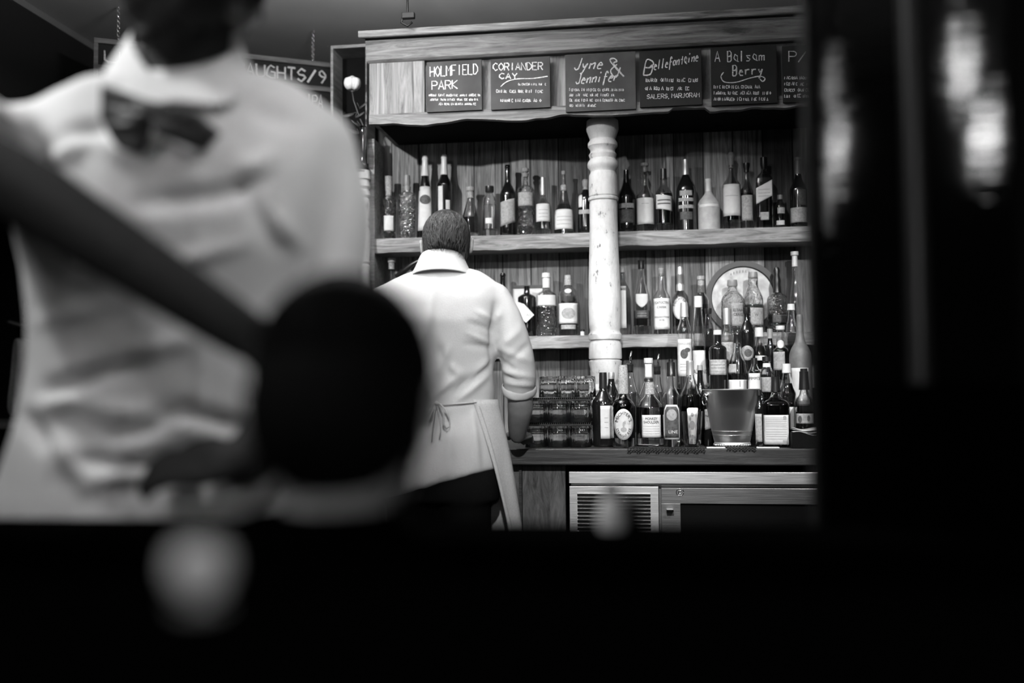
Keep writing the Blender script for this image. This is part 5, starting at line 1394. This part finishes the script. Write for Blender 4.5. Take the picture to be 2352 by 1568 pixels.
# collar wings
def strip(A, B, mat, name, parent, sol=.003):
    m = MB(); n = len(A)
    m.grid(lambda u, v: Vector(A[int(u)]).lerp(Vector(B[int(u)]), v), list(range(n)), [0, .33, .66, 1]); return link(name, m, mat, parent, True, solid=sol, sub=1)
ct_ = [at(x, y, Y_) for x, y, Y_ in ((545, 95, 1.50), (560, 110, 1.47), (520, 128, 1.425), (455, 168, 1.395), (388, 198, 1.38), (345, 168, 1.39), (312, 120, 1.42), (296, 80, 1.47), (310, 62, 1.51))]
cb_ = [at(x, y, Y_) for x, y, Y_ in ((560, 140, 1.50), (590, 165, 1.45), (560, 235, 1.385), (490, 252, 1.36), (398, 222, 1.365), (300, 262, 1.36), (235, 215, 1.39), (228, 175, 1.45), (255, 150, 1.51))]
strip(ct_, cb_, M['shirt2'], 'collar', shirt1)
ring = [ring_at(at(410, y, 1.50), XA, (YAX + Vector((0, 0, .75))).normalized(), hw * mpp(at(418, y, 1.5)), hd, 36, 2.1) for y, hw, hd in ((185, 150, .10), (150, 142, .10), (118, 136, .098))]
link('collar_stand', MB().rings(ring, False, False), M['shirt2'], shirt1, True, solid=.003)
# placket and buttons
m = MB()
for y in (330, 470, 620, 780, 940): 
    c = at(425 + (y - 330) * .02, y, 1.345); m.ell(c, .0055, .003, .0055, seg=12, n=8)
# bow tie
m = MB(); kc = at(330, 262, 1.335)
def blob(pts, th):
    fr = [at(x, y, Y_) for x, y, Y_ in pts]; mm = MB(); mm.poly(fr, (0, 1, 0), th); return mm
for w_ in ([(228, 188, 1.345), (330, 225, 1.325), (345, 262, 1.325), (315, 350, 1.335), (268, 345, 1.345), (226, 270, 1.35)], [(335, 226, 1.322), (450, 256, 1.325), (500, 300, 1.34), (455, 345, 1.34), (350, 305, 1.322)]):
    q = blob(w_, .022); m.add(q.v, q.f)
m.ell(kc, .017, .016, .022)
V, NN, f_ = remeshed(m, .004, 5); V = wrinkle(V, NN, [(240, 230, 330, 255, 8, -.006), (350, 262, 450, 290, 8, -.005), (250, 290, 320, 285, 8, .005)], .001, 20)
link('bow_tie', arr_mb(V, f_), M['tie'], fb)
mb = MB()
hcf = at(428, -55, 1.45)
TF = Matrix.Translation(hcf) @ Matrix.Rotation(R(180 - 38), 4, 'Z') @ Matrix.Rotation(R(-10), 4, 'X') @ Matrix.Rotation(R(6), 4, 'Y')
head_parts(mb, TF, 1.12)
limb(mb, [at(420, 240, 1.50), at(430, 130, 1.495), at(445, 20, 1.49)], [.072, .066, .062], 20)
torso(mb, secs, 32, 2.4, .022)
el = at(-135, 322, 1.17); wrf = at(575, 775, 1.07)
limb(mb, [aR[0], aR[1], el, el.lerp(wrf, .35) + Vector((0, 0, .004)), wrf], [.052, .05, .050, .047, .029], 20)
hand(mb, wrf, wrf - el, (0, -.6, .8), 1.0, .55, 1)
el2 = aL[3]; wl2 = at(560, 1060, 1.33)
limb(mb, [aL[0], aL[1], el2, el2.lerp(wl2, .5), wl2], [.05, .046, .044, .042, .028], 18)
hand(mb, wl2, (-.6, -.1, -.04), (-.1, -.6, .6), 1.0, .5, -1)
hf = at(345, 1260, 1.5)
for sx in (-1, 1):
    limb(mb, [hf + Vector((sx * .09, 0, .02)), Vector((hf.x + sx * .10, 1.53, .48)), Vector((hf.x + sx * .11, 1.56, .09))], [.10, .06, .045], 18)
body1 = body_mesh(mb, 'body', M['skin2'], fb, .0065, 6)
for sx in (-1, 1): link('eye', MB().ell(TF @ (Vector((sx * .032, .085, .012)) * 1.12), .0125, .0125, .0125), M['eye'], body1)
mb = MB(); r3 = TF.to_3x3(); P_ = lambda x, y, z: TF @ (Vector((x, y, z)) * 1.12)
mb.ell(P_(0, -.022, .045), .087 * 1.12, .10 * 1.12, .088 * 1.12, r3, 32, 20); mb.ell(P_(0, -.055, .0), .074 * 1.12, .06 * 1.12, .075 * 1.12, r3, 28, 16)
hair = arr_mb(*[remeshed(mb, .006, 3)[i] for i in (0, 2)]); hair_strands(hair, TF, 1.12, 500, random.Random(5), .11, -.01, False, (.04, .08), 1.2)
link('hair', hair, M['hair'], fb)
mb = MB(); torso(mb, [(1195, 5, 684, 1.5, .12), (1330, -10, 690, 1.5, .125), (1420, 0, 680, 1.5, .12)])
for sx in (-1, 1):
    limb(mb, [hf + Vector((sx * .085, 0, -.10)), Vector((hf.x + sx * .10, 1.53, .48)), Vector((hf.x + sx * .11, 1.56, .10))], [.115, .085, .07], 18)
body_mesh(mb, 'trousers', M['trousers'], fb, .01, 6)
for sx in (-1, 1):
    mb = MB(); c = Vector((hf.x + sx * .11, 1.52, .002)); mb.ell(c + Vector((0, -.03, .04)), .045, .13, .038).ell(c + Vector((0, .03, .06)), .042, .06, .055)
    V, NN, f_ = remeshed(mb, .007, 4); V[:, 2] = np.maximum(V[:, 2], .002); link('shoe', arr_mb(V, f_), M['blackp'], fb)
# rolled sleeve end on the raised arm
d = (aR[2] - aR[1]).normalized(); u1 = (Vector((0, 0, 1)) - d * d.z).normalized(); u2 = d.cross(u1); m = MB()
m.rings([[aR[2] + d * t + (u1 * math.cos(q) + u2 * math.sin(q)) * r_ for q in [2 * math.pi * j / 32 for j in range(32)]] for t, r_ in ((-.04, .066), (-.03, .071), (.01, .071), (.02, .066), (.0, .062))], False, False)
link('rolled_cuff', m, M['shirt2'], shirt1, True, solid=.003)
d = (aL[3] - aL[2]).normalized(); u1 = (YAX - d * d.y).normalized(); u2 = d.cross(u1); m = MB()
m.rings([[aL[3] + d * t + (u1 * math.cos(q) + u2 * math.sin(q)) * r_ for q in [2 * math.pi * j / 32 for j in range(32)]] for t, r_ in ((-.05, .053), (-.04, .057), (.0, .058), (.012, .054))], False, False)
link('rolled_cuff', m, M['shirt2'], shirt1, True, solid=.003)

# ---------------- seated customer, dark round head seen from behind
Yh = .90; hcc = at(790, 905, Yh)
cu = thing('person', (hcc.x, .88, 0), 'seated customer with a dark round head, seen from behind, most blurred in the foreground', 'person')
TC = Matrix.Translation(hcc + Vector((0, 0, -.012))) @ Matrix.Rotation(R(6), 4, 'Z') @ Matrix.Rotation(R(-30), 4, 'X')
mb = MB(); head_parts(mb, TC, .95)
neck0 = at(770, 1150, .86)
limb(mb, [hcc + Vector((0, -.02, -.03)), at(775, 1080, .88), at(770, 1290, .85)], [.045, .044, .055], 18)
def zsec(z, hw, Yc_, hd): return ring_at(Vector((hcc.x - .005, Yc_, z)), XA, YAX, hw, hd, 32, 2.4)
mb.rings([zsec(1.03, .05, .84, .05), zsec(1.005, .085, .84, .05), zsec(.965, .14, .83, .065), zsec(.85, .165, .82, .09), zsec(.65, .15, .80, .09), zsec(.50, .155, .78, .10)])
Zs = .47
for sx in (-1, 1):
    x_ = hcc.x + sx * .09
    limb(mb, [(x_, .80, Zs + .09), (x_ + sx * .02, 1.02, Zs + .05), (x_ + sx * .02, 1.02, .25), (x_ + sx * .02, 1.0, .09)], [.07, .05, .045, .036], 16)
    sh0 = Vector((hcc.x + sx * .165, .83, .93)); e0 = Vector((hcc.x + sx * .20, .84, .70)); w0 = Vector((hcc.x + sx * .11, .93, .60))
    limb(mb, [sh0, e0, w0], [.042, .036, .024], 16); hand(mb, w0, (-sx * .4, .55, -.3), (0, .3, .9), .9, .5, sx)
cb = body_mesh(mb, 'body', plain('neck_skin', .3), cu, .0065, 5)
mb = MB(); r3 = TC.to_3x3(); P_ = lambda x, y, z: TC @ (Vector((x, y, z)) * .95)
mb.ell(P_(0, -.012, .032), .087 * .95, .108 * .95, .10 * .95, r3, 32, 20); mb.ell(P_(0, -.04, -.02), .082 * .95, .078 * .95, .088 * .95, r3, 28, 16)
hair = arr_mb(*[remeshed(mb, .006, 3)[i] for i in (0, 2)]); hair_strands(hair, TC, .97, 500, random.Random(9), .12, -.02, True, (.05, .09))
link('hair', hair, plain('black_hair', .004, .8, .1), cu)
mb = MB(); mb.rings([zsec(1.062, .066, .845, .066), zsec(1.04, .080, .84, .074), zsec(1.015, .12, .84, .082), zsec(.975, .170, .83, .092), zsec(.85, .182, .82, .105), zsec(.65, .17, .80, .105), zsec(.50, .175, .78, .115)])
for sx in (-1, 1):
    limb(mb, [Vector((hcc.x + sx * .165, .83, .925)), Vector((hcc.x + sx * .20, .84, .70)), Vector((hcc.x + sx * .115, .925, .605))], [.055, .048, .034], 16)
body_mesh(mb, 'jacket', M['deep'], cu, .009, 6)
mb = MB(); mb.rings([zsec(.56, .168, .785, .11), zsec(.50, .175, .79, .12), zsec(Zs + .012, .16, .80, .12)])
for sx in (-1, 1):
    x_ = hcc.x + sx * .09; limb(mb, [(x_, .80, Zs + .09), (x_ + sx * .02, 1.0, Zs + .05), (x_ + sx * .02, 1.0, .25), (x_ + sx * .02, .98, .11)], [.078, .062, .056, .05], 16)
V, NN, f_ = remeshed(mb, .009, 5); link('trousers', arr_mb(V, f_), M['deep'], cu)
for sx in (-1, 1):
    mb = MB(); c = Vector((hcc.x + sx * .11, .98, .002)); mb.ell(c + Vector((0, .03, .038)), .042, .12, .036).ell(c + Vector((0, -.02, .05)), .04, .05, .045)
    V, NN, f_ = remeshed(mb, .007, 4); V[:, 2] = np.maximum(V[:, 2], .002); link('shoe', arr_mb(V, f_), M['black'], cu)
st = thing('bar_stool', (hcc.x, .79, 0), 'black low stool the dark-haired customer sits on in front of the bar', 'stool')
link('seat', MB().lathe((hcc.x, .79, 0), [(.14, Zs - .085), (.155, Zs - .075), (.155, Zs - .05), (.14, Zs - .042)], 32), M['black'], st, 'auto')
for a in range(4):
    q = math.pi / 4 + a * math.pi / 2; link('leg', MB().tube([(hcc.x + .11 * math.cos(q), .79 + .11 * math.sin(q), Zs - .085), (hcc.x + .13 * math.cos(q), .79 + .13 * math.sin(q), .001)], .012, 10), M['black'], st)

# ------------------------------------------------------------------ front bar, near ledge, dark glass screen, lamps
zbar = at(1176, 1200, 1.33).z
bar = thing('front_bar', (-.2, 1.25, 0), 'black front bar counter running across the lower half of the picture', 'bar counter')
BX0, BX1 = -1.6, 1.9
link('bar_top', MB().box(BX0, BX1, 1.17, 1.33, zbar - .03, zbar), M['deep'], bar, False, bevel=.003)
link('bar_front', MB().box(BX0, BX1, 1.19, 1.23, 0, zbar - .03), M['deep'], bar, False)
for k in range(6):
    x_ = BX0 + .06 + k * (BX1 - BX0 - .12) / 5; link('bar_post', MB().box(x_ - .03, x_ + .03, 1.235, 1.31, 0, zbar - .031), M['black'], bar, False)
ZL = 1.045
ld = thing('near_ledge', (0, .47, 0), 'black narrow table ledge nearest the camera along the bottom of the picture', 'table')
link('ledge_top', MB().box(-.62, .62, .36, .62, ZL - .025, ZL), M['deep'], ld, False, bevel=.003)
for sx in (-1, 1):
    link('leg', MB().box(sx * .5 - .025, sx * .5 + .025, .46, .51, 0, ZL - .026), M['black'], ld, False)
# pale votive on the ledge
c = at(458, 1330, .53); t = thing('votive_cup', (c.x, .53, ZL), 'small pale teardrop votive cup, strongly blurred low in the left foreground', 'votive')
zc_ = c.z; hh = zc_ - ZL
link('cup_body', MB().lathe((c.x, .53, 0), refine([(.006, ZL + .0005), (.004, ZL + .008), (.010, zc_ - .008), (.0165, zc_ + .006), (.0145, zc_ + .016), (.012, zc_ + .018)], 4), 28), plain('frosted_glass', .9, .4, .5), t, 'auto')
link('cup_foot', MB().lathe((c.x, .53, 0), [(.013, ZL + .0002), (.013, ZL + .002), (.005, ZL + .004)], 24), M['greyp'], t, 'auto')
# small shaker on the front bar, before the fridge grille
c = at(1405, 1150, 1.26); t = thing('salt_shaker', (c.x, 1.26, zbar), 'small pale shaker blurred on the front bar before the fridge grille', 'shaker')
link('shaker_body', MB().lathe((c.x, 1.26, 0), refine([(.016, zbar + .001), (.018, zbar + .01), (.015, zbar + .032), (.010, zbar + .044)], 4), 28), plain('frosted_ceramic', .6, .5, .4), t, 'auto')
link('shaker_cap', MB().lathe((c.x, 1.26, 0), refine([(.0105, zbar + .0445), (.011, zbar + .054), (.005, zbar + .062)], 4), 24), M['greyp'], t, 'auto')
c2 = at(1452, 1150, 1.27); t = thing('pepper_mill', (c2.x, 1.27, zbar), 'small black pepper pot beside the pale shaker on the front bar', 'shaker')
link('pot_body', MB().lathe((c2.x, 1.27, 0), refine([(.011, zbar + .001), (.012, zbar + .012), (.009, zbar + .03)], 4), 24), M['black'], t, 'auto')
link('pot_cap', MB().lathe((c2.x, 1.27, 0), refine([(.0095, zbar + .0305), (.008, zbar + .038), (.004, zbar + .041)], 4), 24), M['blackp'], t, 'auto')

# dark glass folding screen at the right, nearly full height
YS = 1.40
def X(px_): return at(px_, 784, YS).x
sx0, sx1, sx2, sx3, sx4 = X(1861), X(1880), X(2080), X(2140), X(2420)
scn = thing('glass_screen', (sx0, YS, 0), 'tall dark framed screen of rippled black glass filling the right side', 'screen')
ZT_ = CEIL - .002
link('stile', MB().box(sx0, sx1, YS - .02, YS + .03, 0, ZT_), M['black'], scn, False, bevel=.003)
link('stile', MB().box(X(2345), sx4, YS - .02, YS + .03, 0, ZT_), M['black'], scn, False, bevel=.003)
link('rail', MB().box(sx1, X(2345), YS - .018, YS + .03, 0, 1.17), M['deep'], scn, False)
link('rail', MB().box(sx1, X(2345), YS - .018, YS + .03, ZT_ - .3, ZT_), M['deep'], scn, False)
link('glass_pane', MB().box(sx1, sx2 + .02, YS - .004, YS + .004, 1.17, ZT_ - .3), M['ripple'], scn, False)
link('glass_pane', MB().box(sx3 - .02, X(2345), YS - .004, YS + .004, 1.17, ZT_ - .3), M['ripple'], scn, False)
mx = (sx2 + sx3) / 2; mr = (sx3 - sx2) / 2
link('round_mullion', MB().lathe((mx, YS, 0), [(mr, 1.17), (mr, ZT_ - .3)], 32), plain('dark_lacquered_wood', .03, .35, .5), scn, 'auto')

# lamps behind the camera: small globe bulbs on cords, mirrored in the dark glass
def bulb_mat(s):
    m = bpy.data.materials.new('glowing_bulb'); m.use_nodes = True; N = m.node_tree.nodes; L = m.node_tree.links; N.clear()
    e = N.new('ShaderNodeEmission'); o = N.new('ShaderNodeOutputMaterial'); e.inputs[1].default_value = s; L.new(e.outputs[0], o.inputs[0]); return m
YV = 3.3                                            # distance at which the mirror image appears
BL = ('largest glowing bulb behind the camera, mirrored lowest at the far right of the screen', 'glowing bulb mirrored in the upper right pane of the screen', 'small glowing bulb mirrored highest in the right pane',
      'glowing bulb mirrored lowest bright in the left pane', 'dim small bulb mirrored high in the left pane', 'dim small bulb mirrored at the bottom of the left pane')
for q_, (px_, py_, r_, s_, YV) in enumerate(((2262, 312, .055, 14, 3.3), (2215, 165, .050, 12, 3.45), (2190, 108, .030, 8, 3.6), (1925, 335, .04, 10, 3.3), (1912, 190, .03, 5, 3.5), (1903, 440, .022, 6, 3.7))):
    v = at(px_, py_, YV); y_ = 2 * (YS - .004) - YV
    t = thing('pendant_bulb', (v.x, y_, v.z), BL[q_], 'lamp', 'pendant bulbs mirrored in the dark screen')
    link('bulb', MB().ell((v.x, y_, v.z), r_, r_, r_, seg=24, n=14), bulb_mat(s_), t)
    link('cord', MB().tube([(v.x, y_, v.z + r_ + .03), (v.x, y_, CEIL - .001)], .003, 6), M['black'], t)
    link('bulb_socket', MB().lathe((v.x, y_, 0), [(.018, v.z + r_ - .006), (.018, v.z + r_ + .035)], 16), M['blackp'], t, 'auto')
